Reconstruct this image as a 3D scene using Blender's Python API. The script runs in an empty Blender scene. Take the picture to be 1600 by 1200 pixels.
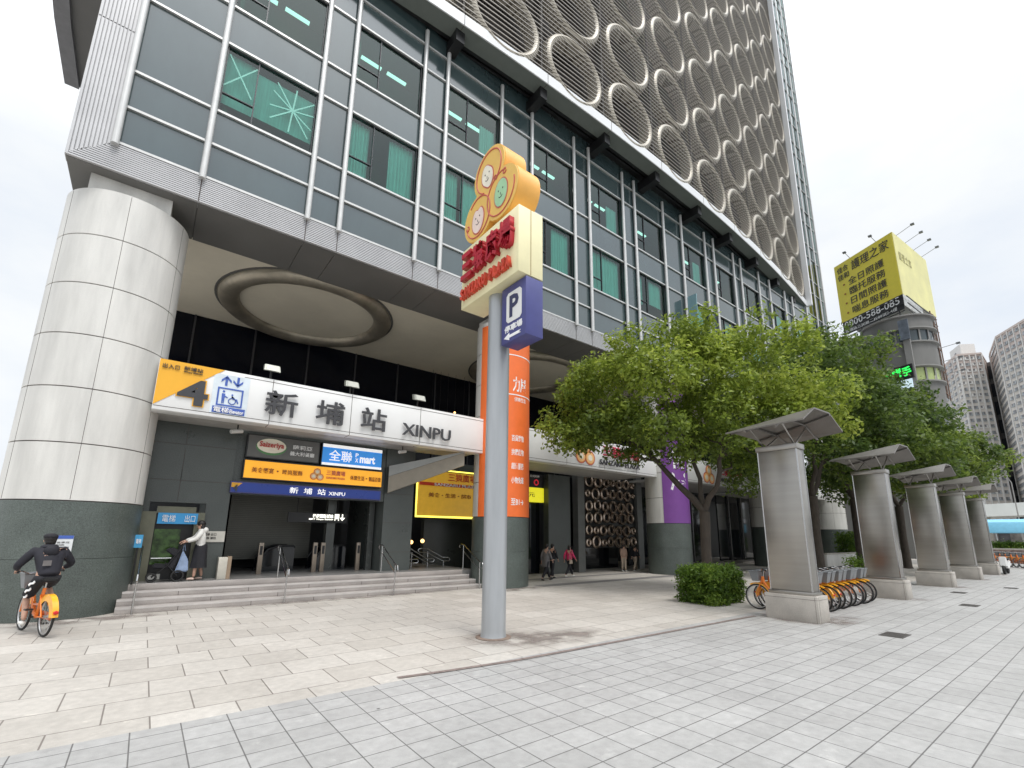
import bpy, bmesh, math, random
import numpy as np
from mathutils import Vector, Matrix
random.seed(7)
S = bpy.context.scene
COL = S.collection
R = math.radians

# ------------------------------------------------------------------ camera
cam_d = bpy.data.cameras.new('camera'); cam = bpy.data.objects.new('camera', cam_d); COL.objects.link(cam)
S.camera = cam
cam_d.sensor_fit = 'HORIZONTAL'; cam_d.sensor_width = 36.0
cam_d.lens = 727.455 / 1600 * 36.0
cam_d.shift_x = (800 - 807.827) / 1600
cam_d.shift_y = (682.669 - 600) / 1600
cam_d.clip_start = 0.05; cam_d.clip_end = 6000
_r = np.array([[0.7866682, -0.61731197, 0.00889243], [0.13414219, 0.15684844, -0.97847046], [0.60262676, 0.77092444, 0.20619526]])
cam.matrix_world = Matrix(((_r[0][0], -_r[1][0], -_r[2][0], 0), (_r[0][1], -_r[1][1], -_r[2][1], 0),
                           (_r[0][2], -_r[1][2], -_r[2][2], 1.9), (0, 0, 0, 1)))

# ------------------------------------------------------------------ sky and sun
W = bpy.data.worlds.new('World'); S.world = W; W.use_nodes = True
wn, wl = W.node_tree.nodes, W.node_tree.links
wn.clear()
w_out = wn.new('ShaderNodeOutputWorld'); w_bg = wn.new('ShaderNodeBackground'); w_bg.inputs['Strength'].default_value = 0.1
sky = wn.new('ShaderNodeTexSky'); sky.sky_type = 'NISHITA'; sky.sun_disc = False
SUN_EL, SUN_AZ = 64.0, -92.0          # elevation; direction towards the sun in the XY plane (deg from +X)
sky.sun_elevation = R(SUN_EL); sky.sun_rotation = R(90 - SUN_AZ); sky.air_density = 1.0; sky.dust_density = 3.0
w_tc = wn.new('ShaderNodeTexCoord')
w_nz = wn.new('ShaderNodeTexNoise'); w_nz.inputs['Scale'].default_value = 2.2; w_nz.inputs['Detail'].default_value = 6; w_nz.inputs['Roughness'].default_value = .55
w_map = wn.new('ShaderNodeMapping'); w_map.inputs['Scale'].default_value = (1, 1, 2.2)
w_cr = wn.new('ShaderNodeValToRGB')
w_cr.color_ramp.elements[0].position = .36; w_cr.color_ramp.elements[0].color = (7.4, 7.95, 8.7, 1)
w_cr.color_ramp.elements[1].position = .62; w_cr.color_ramp.elements[1].color = (8.9, 9.1, 9.2, 1)
w_mx = wn.new('ShaderNodeMix'); w_mx.data_type = 'RGBA'; w_mx.inputs['Factor'].default_value = .93
wl.new(w_tc.outputs['Generated'], w_map.inputs['Vector']); wl.new(w_map.outputs['Vector'], w_nz.inputs['Vector'])
wl.new(w_nz.outputs['Fac'], w_cr.inputs['Fac'])
wl.new(sky.outputs['Color'], w_mx.inputs['A']); wl.new(w_cr.outputs['Color'], w_mx.inputs['B'])
w_sep = wn.new('ShaderNodeSeparateXYZ'); wl.new(w_tc.outputs['Generated'], w_sep.inputs[0])
w_zr = wn.new('ShaderNodeMapRange'); w_zr.interpolation_type = 'SMOOTHSTEP'      # overcast skies are brightest overhead
w_zr.inputs['From Min'].default_value = .5; w_zr.inputs['From Max'].default_value = .97; w_zr.inputs['To Min'].default_value = 1; w_zr.inputs['To Max'].default_value = 2.8
wl.new(w_sep.outputs['Z'], w_zr.inputs['Value'])
w_vm = wn.new('ShaderNodeVectorMath'); w_vm.operation = 'SCALE'
wl.new(w_mx.outputs['Result'], w_vm.inputs[0]); wl.new(w_zr.outputs[0], w_vm.inputs['Scale'])
wl.new(w_vm.outputs[0], w_bg.inputs['Color']); wl.new(w_bg.outputs['Background'], w_out.inputs['Surface'])

sd = bpy.data.lights.new('sun', 'SUN'); so = bpy.data.objects.new('sun', sd); COL.objects.link(so)
sd.energy = 1.7; sd.angle = R(20); sd.color = (1, .97, .92)
_d = Vector((math.cos(R(SUN_AZ)) * math.cos(R(SUN_EL)), math.sin(R(SUN_AZ)) * math.cos(R(SUN_EL)), math.sin(R(SUN_EL))))
so.rotation_euler = _d.to_track_quat('Z', 'Y').to_euler(); so.location = _d * 50

S.view_settings.view_transform = 'Standard'; S.view_settings.look = 'None'
S.view_settings.exposure = 0.2; S.view_settings.gamma = 1; S.view_settings.use_curve_mapping = False
S.render.engine = 'CYCLES'
S.cycles.max_bounces = 8; S.cycles.transparent_max_bounces = 16; S.cycles.use_denoising = True
S.cycles.caustics_reflective = False; S.cycles.caustics_refractive = False

# ------------------------------------------------------------------ materials
MATS = {}
def nodes(name):
    m = bpy.data.materials.new(name); m.use_nodes = True
    t = m.node_tree; t.nodes.clear()
    o = t.nodes.new('ShaderNodeOutputMaterial'); p = t.nodes.new('ShaderNodeBsdfPrincipled')
    t.links.new(p.outputs[0], o.inputs['Surface'])
    return m, t, p, o
def mat(name, col, rough=.5, metal=0., var=.12, scale=3., bump=0., bscale=40., stretch=(1, 1, 1), spec=.5, rvar=.1, emit=None, es=0., coat=0., fine=0., fscale=60.):
    """plain surface with a soft procedural variation of colour and gloss, optional grain and bump"""
    if name in MATS: return MATS[name]
    m, t, p, o = nodes(name); N, L = t.nodes, t.links
    tc = N.new('ShaderNodeTexCoord'); mp = N.new('ShaderNodeMapping'); mp.inputs['Scale'].default_value = stretch
    L.new(tc.outputs['Object'], mp.inputs['Vector'])
    nz = N.new('ShaderNodeTexNoise'); nz.inputs['Scale'].default_value = scale; nz.inputs['Detail'].default_value = 6; nz.inputs['Roughness'].default_value = .6
    L.new(mp.outputs['Vector'], nz.inputs['Vector'])
    r = N.new('ShaderNodeMapRange'); r.inputs['From Min'].default_value = .3; r.inputs['From Max'].default_value = .7
    r.inputs['To Min'].default_value = 1 - var; r.inputs['To Max'].default_value = 1 + var
    L.new(nz.outputs['Fac'], r.inputs['Value'])
    mx = N.new('ShaderNodeMix'); mx.data_type = 'RGBA'; mx.blend_type = 'MULTIPLY'; mx.inputs['Factor'].default_value = 1
    mx.inputs['A'].default_value = (*col, 1)
    val = r.outputs['Result']
    if fine:
        n2 = N.new('ShaderNodeTexNoise'); n2.inputs['Scale'].default_value = fscale; n2.inputs['Detail'].default_value = 3
        L.new(tc.outputs['Object'], n2.inputs['Vector'])
        r2 = N.new('ShaderNodeMapRange'); r2.inputs['From Min'].default_value = .3; r2.inputs['From Max'].default_value = .7
        r2.inputs['To Min'].default_value = 1 - fine; r2.inputs['To Max'].default_value = 1 + fine
        L.new(n2.outputs['Fac'], r2.inputs['Value'])
        mm = N.new('ShaderNodeMath'); mm.operation = 'MULTIPLY'; L.new(val, mm.inputs[0]); L.new(r2.outputs['Result'], mm.inputs[1]); val = mm.outputs[0]
    cc = N.new('ShaderNodeCombineColor')
    for i in range(3): L.new(val, cc.inputs[i])
    L.new(cc.outputs[0], mx.inputs['B']); L.new(mx.outputs['Result'], p.inputs['Base Color'])
    rr = N.new('ShaderNodeMapRange'); rr.inputs['To Min'].default_value = max(.02, rough - rvar); rr.inputs['To Max'].default_value = min(1, rough + rvar)
    L.new(nz.outputs['Fac'], rr.inputs['Value']); L.new(rr.outputs['Result'], p.inputs['Roughness'])
    p.inputs['Metallic'].default_value = metal; p.inputs['Specular IOR Level'].default_value = spec
    p.inputs['Coat Weight'].default_value = coat; p.inputs['Coat Roughness'].default_value = .08
    if bump:
        nb = N.new('ShaderNodeTexNoise'); nb.inputs['Scale'].default_value = bscale; nb.inputs['Detail'].default_value = 4
        L.new(mp.outputs['Vector'], nb.inputs['Vector'])
        b = N.new('ShaderNodeBump'); b.inputs['Strength'].default_value = bump; b.inputs['Distance'].default_value = .02
        L.new(nb.outputs['Fac'], b.inputs['Height']); L.new(b.outputs['Normal'], p.inputs['Normal'])
    if emit:
        p.inputs['Emission Color'].default_value = (*emit, 1); p.inputs['Emission Strength'].default_value = es
    MATS[name] = m; return m

def glass_mat(name, tint, refl=.5, ior=1.5, rough=.01):
    m, t, p, o = nodes(name); N, L = t.nodes, t.links; N.remove(p)
    tr = N.new('ShaderNodeBsdfTransparent'); tr.inputs['Color'].default_value = (*tint, 1)
    gl = N.new('ShaderNodeBsdfGlossy'); gl.inputs['Roughness'].default_value = rough; gl.inputs['Color'].default_value = (.86, .95, .93, 1)
    fr = N.new('ShaderNodeFresnel'); fr.inputs['IOR'].default_value = ior
    nz = N.new('ShaderNodeTexNoise'); nz.inputs['Scale'].default_value = .35
    tc = N.new('ShaderNodeTexCoord'); L.new(tc.outputs['Object'], nz.inputs['Vector'])
    b = N.new('ShaderNodeBump'); b.inputs['Strength'].default_value = .03; b.inputs['Distance'].default_value = .05
    L.new(nz.outputs['Fac'], b.inputs['Height']); L.new(b.outputs['Normal'], gl.inputs['Normal'])
    ma = N.new('ShaderNodeMath'); ma.operation = 'MULTIPLY_ADD'; ma.inputs[1].default_value = 1 - refl * .3; ma.inputs[2].default_value = refl * .3
    L.new(fr.outputs[0], ma.inputs[0])
    ms = N.new('ShaderNodeMixShader'); L.new(ma.outputs[0], ms.inputs['Fac']); L.new(tr.outputs[0], ms.inputs[1]); L.new(gl.outputs[0], ms.inputs[2])
    L.new(ms.outputs[0], o.inputs['Surface']); return m

def paving_mat(name, c1, c2, mortar, bw, rh, offset, msize, ox, oy, dirt):
    m, t, p, o = nodes(name); N, L = t.nodes, t.links
    tc = N.new('ShaderNodeTexCoord'); mp = N.new('ShaderNodeMapping'); mp.inputs['Location'].default_value = (ox, oy, 0)
    L.new(tc.outputs['Object'], mp.inputs['Vector'])
    br = N.new('ShaderNodeTexBrick'); br.offset = offset; br.offset_frequency = 2; br.squash = 1
    br.inputs['Color1'].default_value = (*c1, 1); br.inputs['Color2'].default_value = (*c2, 1); br.inputs['Mortar'].default_value = (*mortar, 1)
    br.inputs['Scale'].default_value = 1; br.inputs['Brick Width'].default_value = bw; br.inputs['Row Height'].default_value = rh
    br.inputs['Mortar Size'].default_value = msize; br.inputs['Mortar Smooth'].default_value = .15; br.inputs['Bias'].default_value = -.1
    L.new(mp.outputs['Vector'], br.inputs['Vector'])
    def nz(scale, lo, hi, det=8):
        n = N.new('ShaderNodeTexNoise'); n.inputs['Scale'].default_value = scale; n.inputs['Detail'].default_value = det; n.inputs['Roughness'].default_value = .65
        L.new(tc.outputs['Object'], n.inputs['Vector'])
        r = N.new('ShaderNodeMapRange'); r.inputs['From Min'].default_value = .3; r.inputs['From Max'].default_value = .7
        r.inputs['To Min'].default_value = lo; r.inputs['To Max'].default_value = hi; L.new(n.outputs['Fac'], r.inputs['Value']); return n, r
    n1, r1 = nz(.45, 1 - dirt * 1.5, 1 + dirt * .7); n2, r2 = nz(9, .87, 1.1); n3, r3 = nz(160, .88, 1.1, 3)
    a = N.new('ShaderNodeMath'); a.operation = 'MULTIPLY'; L.new(r1.outputs[0], a.inputs[0]); L.new(r2.outputs[0], a.inputs[1])
    b = N.new('ShaderNodeMath'); b.operation = 'MULTIPLY'; L.new(a.outputs[0], b.inputs[0]); L.new(r3.outputs[0], b.inputs[1])
    # dropped gum and pale scuffs
    vo = N.new('ShaderNodeTexVoronoi'); vo.inputs['Scale'].default_value = 1.15; L.new(tc.outputs['Object'], vo.inputs['Vector'])
    cr = N.new('ShaderNodeValToRGB'); cr.color_ramp.elements[0].position = .022; cr.color_ramp.elements[0].color = (.35, .35, .35, 1)
    cr.color_ramp.elements[1].position = .034; cr.color_ramp.elements[1].color = (1, 1, 1, 1); L.new(vo.outputs['Distance'], cr.inputs['Fac'])
    n4, r4 = nz(3.3, 0, 1, 10)
    cr2 = N.new('ShaderNodeValToRGB'); cr2.color_ramp.elements[0].position = .61; cr2.color_ramp.elements[0].color = (1, 1, 1, 1)
    cr2.color_ramp.elements[1].position = .67; cr2.color_ramp.elements[1].color = (1.16, 1.16, 1.15, 1); L.new(n4.outputs['Fac'], cr2.inputs['Fac'])
    cc = N.new('ShaderNodeCombineColor')
    for i in range(3): L.new(b.outputs[0], cc.inputs[i])
    def mul(x, y):
        mx = N.new('ShaderNodeMix'); mx.data_type = 'RGBA'; mx.blend_type = 'MULTIPLY'; mx.inputs['Factor'].default_value = 1
        L.new(x, mx.inputs['A']); L.new(y, mx.inputs['B']); return mx.outputs['Result']
    c = mul(br.outputs['Color'], cc.outputs[0]); c = mul(c, cr.outputs['Color']); c = mul(c, cr2.outputs['Color'])
    L.new(c, p.inputs['Base Color'])
    rr = N.new('ShaderNodeMapRange'); rr.inputs['To Min'].default_value = .55; rr.inputs['To Max'].default_value = .85
    L.new(n2.outputs['Fac'], rr.inputs['Value']); L.new(rr.outputs[0], p.inputs['Roughness'])
    bp = N.new('ShaderNodeBump'); bp.inputs['Strength'].default_value = .6; bp.inputs['Distance'].default_value = .006; bp.invert = True
    L.new(br.outputs['Fac'], bp.inputs['Height'])
    bp2 = N.new('ShaderNodeBump'); bp2.inputs['Strength'].default_value = .25; bp2.inputs['Distance'].default_value = .004
    L.new(n3.outputs['Fac'], bp2.inputs['Height']); L.new(bp.outputs['Normal'], bp2.inputs['Normal']); L.new(bp2.outputs['Normal'], p.inputs['Normal'])
    return m

def leaf_mat(name, stops):
    m, t, p, o = nodes(name); N, L = t.nodes, t.links
    at = N.new('ShaderNodeAttribute'); at.attribute_name = 'tone'
    cr = N.new('ShaderNodeValToRGB')
    el = cr.color_ramp.elements
    for i, (pos, c) in enumerate(stops):
        e = el[i] if i < 2 else el.new(pos)
        e.position = pos; e.color = (*c, 1)
    L.new(at.outputs['Fac'], cr.inputs['Fac']); L.new(cr.outputs['Color'], p.inputs['Base Color'])
    p.inputs['Roughness'].default_value = .42; p.inputs['Specular IOR Level'].default_value = .35
    tl = N.new('ShaderNodeBsdfTranslucent'); L.new(cr.outputs['Color'], tl.inputs['Color'])
    ms = N.new('ShaderNodeMixShader'); ms.inputs['Fac'].default_value = .5
    L.new(p.outputs[0], ms.inputs[1]); L.new(tl.outputs[0], ms.inputs[2]); L.new(ms.outputs[0], o.inputs['Surface']); return m

GRANITE = mat('granite_dark', (.085, .102, .093), .38, var=.18, scale=1.3, fine=.35, fscale=45, bump=.05)
GRANITE_WALL = mat('granite_wall', (.075, .085, .08), .3, var=.15, scale=.8, fine=.3, fscale=50)
CLAD = mat('stone_cladding', (.63, .62, .59), .5, var=.17, scale=1.3, stretch=(1.5, 1.5, .22), fine=.05, fscale=90)
GROOVE = mat('joint_dark', (.09, .075, .07), .9)  # plain dark colour of the joints
SPANDREL = mat('spandrel_glass', (.05, .078, .083), .1, var=.12, scale=.7, rvar=.03, stretch=(1, 1, .4))
[n for n in SPANDREL.node_tree.nodes if n.type == 'BSDF_PRINCIPLED'][0].inputs['IOR'].default_value = 2.15
ALU = mat('aluminium', (.62, .62, .61), .38, .35, var=.05)
RIB = mat('ribbed_aluminium', (.52, .52, .53), .42, .2, var=.08, scale=.8)
SOFFIT = mat('soffit_panel', (.15, .148, .142), .55, var=.1, scale=.5)
CEIL = mat('ceiling_beige', (.8, .745, .62), .6, var=.08, scale=.5)
BRONZE = mat('ring_metal', (.42, .38, .31), .42, .6, var=.25, scale=1.5)
WHITE = mat('white_panel', (.78, .78, .77), .35, var=.035, scale=.7)
FASCIA_W = mat('white_fascia', (.74, .75, .76), .35, var=.05, scale=.4)
BLACK = mat('black_metal', (.012, .012, .013), .4, var=.1)
DARK = mat('dark_interior', (.03, .032, .034), .6, var=.2, scale=.6)
DARKGLASS = mat('dark_glass', (.008, .01, .013), .05, var=.1, spec=.6, rvar=.02)
STEEL = mat('brushed_steel', (.35, .333, .308), .3, 1., var=.1, scale=.8, stretch=(.25, .25, 5), rvar=.05, bump=.05, bscale=.6)
STEEL_RAIL = mat('polished_steel', (.5, .5, .5), .22, 1., var=.05)
CANOPY_ST = mat('canopy_steel', (.2, .185, .17), .42, .6, var=.15, scale=2)
CONC = mat('granite_base', (.43, .40, .36), .6, var=.15, scale=2.2, fine=.14, fscale=70)
STEP = mat('step_granite', (.36, .33, .31), .55, var=.18, scale=1.4, fine=.12, fscale=60, stretch=(1, 1, 3))
POLE = mat('grey_pole_paint', (.38, .395, .41), .38, .35, var=.12, scale=1.2, stretch=(3, 3, .35))
CREAM = mat('cream_sign', (.82, .76, .47), .42, var=.08, scale=1.2)
ORANGE_SIGN = mat('orange_sign', (.85, .43, .085), .4, var=.1, scale=1.5)
EMB_FACE = mat('emblem_face', (.82, .52, .13), .4, var=.05)
RED3D = mat('red_letter', (.42, .012, .03), .3, var=.15)
ORED = mat('orange_red_letter', (.6, .06, .03), .3, var=.15)
EMBRED = mat('emblem_line', (.55, .13, .1), .5)
FACEW = mat('emblem_cream', (.86, .8, .66), .5)
FACEP = mat('emblem_pink', (.84, .68, .6), .5)
FACEG = mat('emblem_green', (.36, .6, .36), .5)
INK = mat('dark_ink', (.05, .045, .045), .5)
NAVY = mat('navy_sign', (.06, .065, .22), .4, var=.08)
BLUE = mat('sign_blue', (.06, .12, .42), .4)
DBLUE = mat('station_blue', (.012, .03, .16), .3, emit=(.015, .05, .35), es=.25)
YEL = mat('exit_yellow', (.83, .42, .03), .4, var=.03)
CHAR = mat('charcoal_letter', (.05, .05, .055), .4)
PALEBLUE = mat('pale_panel', (.66, .73, .78), .4)
BANNER_O = mat('orange_banner', (.86, .17, .035), .5, var=.05)
BANNER_P = mat('purple_banner', (.19, .06, .29), .5, var=.06)
TXTW = mat('white_lettering', (.85, .85, .85), .5)
GLASS = glass_mat('green_glass', (.46, .98, .86), .1, 1.5)
GLASS_D = glass_mat('shop_glass', (.45, .52, .5), .2)
GLASS_T = glass_mat('tower_glass', (.28, .55, .52), .95)
CURT = mat('curtain', (.8, .82, .8), .8, var=.1, scale=4, stretch=(6, 6, .3))
BARK = mat('bark', (.058, .046, .036), .85, var=.3, scale=6, bump=.6, bscale=14, stretch=(1, 1, .4))
TYRE = mat('tyre_rubber', (.02, .02, .02), .75)
RIM = mat('alloy_rim', (.5, .5, .5), .3, .8)
BIKE_O = mat('bike_orange', (.8, .2, .02), .35, coat=.3)
BIKE_Y = mat('bike_yellow', (.9, .42, .02), .35, coat=.3)
BASKET = mat('basket_grey', (.2, .21, .22), .5)
SKIN = mat('skin', (.5, .3, .22), .55, var=.06)
HAIR = mat('hair_black', (.012, .01, .01), .5, var=.3, scale=30)
CL_BLACK = mat('cloth_black', (.014, .014, .018), .85, var=.3, scale=6)
CL_NAVY = mat('cloth_navy', (.013, .013, .02), .8, var=.3, scale=6)
CL_WHITE = mat('cloth_white', (.7, .69, .66), .8, var=.08, scale=6)
CL_GREY = mat('cloth_grey', (.16, .15, .15), .85, var=.2, scale=6)
CL_PINK = mat('cloth_pink', (.55, .03, .12), .8, var=.15)
CL_TAN = mat('cloth_tan', (.33, .22, .17), .8, var=.15)
CL_BEIGE = mat('cloth_beige', (.4, .33, .26), .8, var=.15)
BAGBLUE = mat('bag_blue', (.25, .33, .48), .6, var=.2, scale=8)
SHOE = mat('shoe_white', (.7, .7, .67), .6)

# ------------------------------------------------------------------ building blocks
def each(name, m, parent, boxes, group=None):
    for a, b in boxes: q = MB(); q.box(a, b); q.build(name, m, parent)
class MB:
    """collects shapes in one bmesh; build() links them as ONE mesh object"""
    def __init__(s): s.bm = bmesh.new(); s.sm = []
    def box(s, a, b, bevel=0.):
        x0, y0, z0 = a; x1, y1, z1 = b
        v = [s.bm.verts.new(c) for c in ((x0, y0, z0), (x1, y0, z0), (x1, y1, z0), (x0, y1, z0), (x0, y0, z1), (x1, y0, z1), (x1, y1, z1), (x0, y1, z1))]
        f = [s.bm.faces.new([v[i] for i in q]) for q in ((3, 2, 1, 0), (4, 5, 6, 7), (0, 1, 5, 4), (1, 2, 6, 5), (2, 3, 7, 6), (3, 0, 4, 7))]
        if bevel:
            bmesh.ops.recalc_face_normals(s.bm, faces=f)
            ed = list({e for q in f for e in q.edges}); bmesh.ops.bevel(s.bm, geom=ed, offset=bevel, segments=2, affect='EDGES', profile=.5)
        return s
    def prism(s, pts, ext, bevel=0.):
        """polygon (3-D points) pushed along ext"""
        n = len(pts); e = Vector(ext)
        a = [s.bm.verts.new(Vector(p)) for p in pts]; b = [s.bm.verts.new(Vector(p) + e) for p in pts]
        f = [s.bm.faces.new(a[::-1]), s.bm.faces.new(b)]
        for i in range(n): f.append(s.bm.faces.new((a[i], a[(i + 1) % n], b[(i + 1) % n], b[i])))
        bmesh.ops.recalc_face_normals(s.bm, faces=f)
        if bevel:
            ed = list({q for x in f for q in x.edges}); bmesh.ops.bevel(s.bm, geom=ed, offset=bevel, segments=2, affect='EDGES')
        return s
    def face(s, pts): s.bm.faces.new([s.bm.verts.new(Vector(p)) for p in pts]); return s
    def tube(s, path, r, n=8, closed=False, cap=True):
        path = [Vector(p) for p in path]; m = len(path)
        rs = r if isinstance(r, (list, tuple)) else [r] * m
        rings = []; up = None
        for i, p in enumerate(path):
            if closed: d = path[(i + 1) % m] - path[i - 1]
            else: d = path[min(i + 1, m - 1)] - path[max(i - 1, 0)]
            d.normalize()
            if up is None: up = Vector((0, 0, 1)) if abs(d.z) < .9 else Vector((1, 0, 0))
            u = (up - d * up.dot(d)); 
            if u.length < 1e-4: u = d.orthogonal()
            u.normalize(); up = u; w = d.cross(u)
            rings.append([s.bm.verts.new(p + (u * math.cos(2 * math.pi * k / n) + w * math.sin(2 * math.pi * k / n)) * rs[i]) for k in range(n)])
        k2 = m if closed else m - 1
        for i in range(k2):
            A, B = rings[i], rings[(i + 1) % m]
            for k in range(n):
                f = s.bm.faces.new((A[k], A[(k + 1) % n], B[(k + 1) % n], B[k])); f.smooth = True
        if cap and not closed:
            s.bm.faces.new(rings[0][::-1]); s.bm.faces.new(rings[-1])
        return s
    def ring(s, c, R_, r, axis='Y', n=32, k=8, rz=None):
        c = Vector(c); P = []
        for i in range(n):
            a = 2 * math.pi * i / n
            x, z = R_ * math.cos(a), (rz or R_) * math.sin(a)
            P.append(c + (Vector((x, 0, z)) if axis == 'Y' else Vector((0, x, z)) if axis == 'X' else Vector((x, z, 0))))
        return s.tube(P, r, k, closed=True)
    def lathe(s, prof, c=(0, 0, 0), n=48, a0=0, a1=360, capt=True):
        c = Vector(c); full = abs(a1 - a0) >= 360; m = n if full else n + 1; rings = []
        for (r, z) in prof:
            rings.append([s.bm.verts.new(c + Vector((r * math.cos(R(a0 + (a1 - a0) * i / n)), r * math.sin(R(a0 + (a1 - a0) * i / n)), z))) for i in range(m)])
        for A, B in zip(rings, rings[1:]):
            for i in range(n if full else n):
                j = (i + 1) % m
                f = s.bm.faces.new((A[i], A[j], B[j], B[i])); f.smooth = True
        if capt and full: s.bm.faces.new(rings[0][::-1]); s.bm.faces.new(rings[-1])
        return s
    def ball(s, c, r, sub=2, sc=(1, 1, 1)):
        M = Matrix.Translation(Vector(c)) @ Matrix.Diagonal((sc[0], sc[1], sc[2], 1))
        g = bmesh.ops.create_icosphere(s.bm, subdivisions=sub, radius=r, matrix=M)
        for v in g['verts']:
            for f in v.link_faces: f.smooth = True
        return s
    def build(s, name, m, parent=None, kind=None, recalc=True):
        if recalc: bmesh.ops.recalc_face_normals(s.bm, faces=s.bm.faces[:])
        me = bpy.data.meshes.new(name)
        if parent is not None:
            o = parent
            while o.parent is not None: o = o.parent
            s.bm.transform(Matrix.Translation(-o.location))
        s.bm.to_mesh(me); s.bm.free(); me.set_sharp_from_angle(angle=R(38))
        return link(name, me, m, parent, kind)

def link(name, me, m, parent=None, kind=None):
    if m is not None:
        me.materials.clear(); me.materials.append(m)
    o = bpy.data.objects.new(name, me); COL.objects.link(o)
    if parent is not None: o.parent = parent
    if kind: o['kind'] = kind
    return o
def tag(o, label, cat, group=None):
    o['label'] = label; o['category'] = cat
    if group: o['group'] = group
    return o
def thing(name, label, cat, loc=(0, 0, 0), group=None):
    o = bpy.data.objects.new(name, None); COL.objects.link(o); o.location = loc; o.empty_display_size = .3
    return tag(o, label, cat, group)
def dup(o, parent=None):
    c = o.copy(); COL.objects.link(c)
    if parent is not None: c.parent = parent
    for ch in list(o.children): dup(ch, c)
    return c
def text_mesh(body, bold=0., ext=.01):
    cu = bpy.data.curves.new('lettering', 'FONT'); cu.body = body; cu.offset = bold; cu.extrude = ext; cu.resolution_u = 2
    o = bpy.data.objects.new('lettering', cu); COL.objects.link(o)
    dg = bpy.context.evaluated_depsgraph_get(); me = bpy.data.meshes.new_from_object(o.evaluated_get(dg))
    bpy.data.objects.remove(o); bpy.data.curves.remove(cu)
    me.name = 'lettering'
    return me
def text(body, org, w, h, m, parent, xdir=(1, 0, 0), depth=.02, bold=.01, name='lettering', cyl=None, shear=0.):
    """lettering fitted into w x h, lower left corner at org, reading along xdir on an upright face.
    cyl=(cx, cy, radius, azimuth): wrapped round a cylinder, centred at that azimuth"""
    me = text_mesh(body, bold, .5)
    n = len(me.vertices); co = np.empty(n * 3); me.vertices.foreach_get('co', co); co = co.reshape(-1, 3)
    lo, hi = co.min(0), co.max(0); sp = np.maximum(hi - lo, 1e-6)
    u = (co[:, 0] - lo[0]) / sp[0] * w; v = (co[:, 1] - lo[1]) / sp[1] * h; d = (co[:, 2] - lo[2]) / sp[2] * depth
    u = u + v * shear
    if cyl is None:
        xd = Vector(xdir).normalized(); nn = xd.cross(Vector((0, 0, 1)))
        P = np.array(org) + np.outer(u, xd) + np.outer(v, (0, 0, 1)) + np.outer(d, nn)
    else:
        cx, cy, r, a = cyl
        ang = R(a) + (u - w / 2) / r      # seen from outside, angle grows to the right
        P = np.stack([cx + (r + d) * np.cos(ang), cy + (r + d) * np.sin(ang), org[2] + v], 1)
    if parent is not None:
        o = parent
        while o.parent is not None: o = o.parent
        P = P - np.array(o.location)
    me.vertices.foreach_set('co', P.ravel()); me.update()
    return link(name, me, m, parent)

# ================================================================== GROUND
YEDGE = 6.22
mb = MB(); mb.face([(-400, -300, -.03), (900, -300, -.03), (900, 900, -.03), (-400, 900, -.03)])
mb.build('ground', mat('far_ground', (.2, .2, .195), .85, var=.2, scale=.05), kind='structure')
PAVE_G = paving_mat('sidewalk_tiles', (.365, .36, .35), (.415, .41, .4), (.14, .136, .132), .402, .3275, 0., .006, -.15, -.12, .1)
PAVE_B = paving_mat('plaza_slabs', (.45, .42, .38), (.53, .5, .458), (.21, .185, .165), .785, .748, .5, .008, .09 + .39, -6.62 + .748 * 8, .1)
mb = MB(); mb.face([(-40, -30, 0), (120, -30, 0), (120, YEDGE, 0), (-40, YEDGE, 0)]); mb.build('sidewalk', PAVE_G, kind='structure')
mb = MB(); mb.face([(-40, YEDGE, 0), (120, YEDGE, 0), (120, 40, 0), (-40, 40, 0)]); mb.build('plaza_paving', PAVE_B, kind='structure')
# dark edging strip between the two pavings and a granite band crossing the plaza
EDGE_M = mat('edging_stone', (.2, .16, .145), .8, var=.3, scale=9, fine=.2)
mb = MB()
cp = [(2.95, 6.33), (3.65, 6.22), (4.7, 6.1), (5.7, 6.07), (7.7, 6.02), (9.9, 5.97), (12.1, 5.9)]
for (x0, y0), (x1, y1) in zip(cp, cp[1:]): mb.face([(x0, y0 - .045, .009), (x1, y1 - .045, .009), (x1, y1 + .045, .009), (x0, y0 + .045, .009)])
mb.build('edging_strip', EDGE_M, kind='structure')
mb = MB()
for (x0, x1, y0, y1) in ((12.1, 44, 13.75, 14.35), (12.2, 44, 16.0, 16.5)): mb.face([(x0, y0, .004), (x1, y0, .004), (x1, y1, .004), (x0, y1, .004)])
mb.build('plaza_band', mat('band_granite', (.2, .19, .185), .6, var=.15, fine=.2), kind='structure')
# dirt stains and painted contact shade round the feet of pole, pylons and columns
st = mat('stain_contact_shade', (.235, .2, .18), .75, var=.25, scale=3)
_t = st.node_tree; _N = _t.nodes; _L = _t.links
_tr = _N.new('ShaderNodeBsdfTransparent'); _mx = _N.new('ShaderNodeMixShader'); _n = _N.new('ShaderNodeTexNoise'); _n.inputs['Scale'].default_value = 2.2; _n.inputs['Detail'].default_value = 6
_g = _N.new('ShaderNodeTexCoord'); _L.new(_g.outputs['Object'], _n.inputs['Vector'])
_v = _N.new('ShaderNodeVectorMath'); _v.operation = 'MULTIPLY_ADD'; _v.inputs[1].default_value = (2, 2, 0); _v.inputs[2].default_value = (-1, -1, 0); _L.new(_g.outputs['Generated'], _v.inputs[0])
_l = _N.new('ShaderNodeVectorMath'); _l.operation = 'LENGTH'; _L.new(_v.outputs[0], _l.inputs[0])
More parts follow.
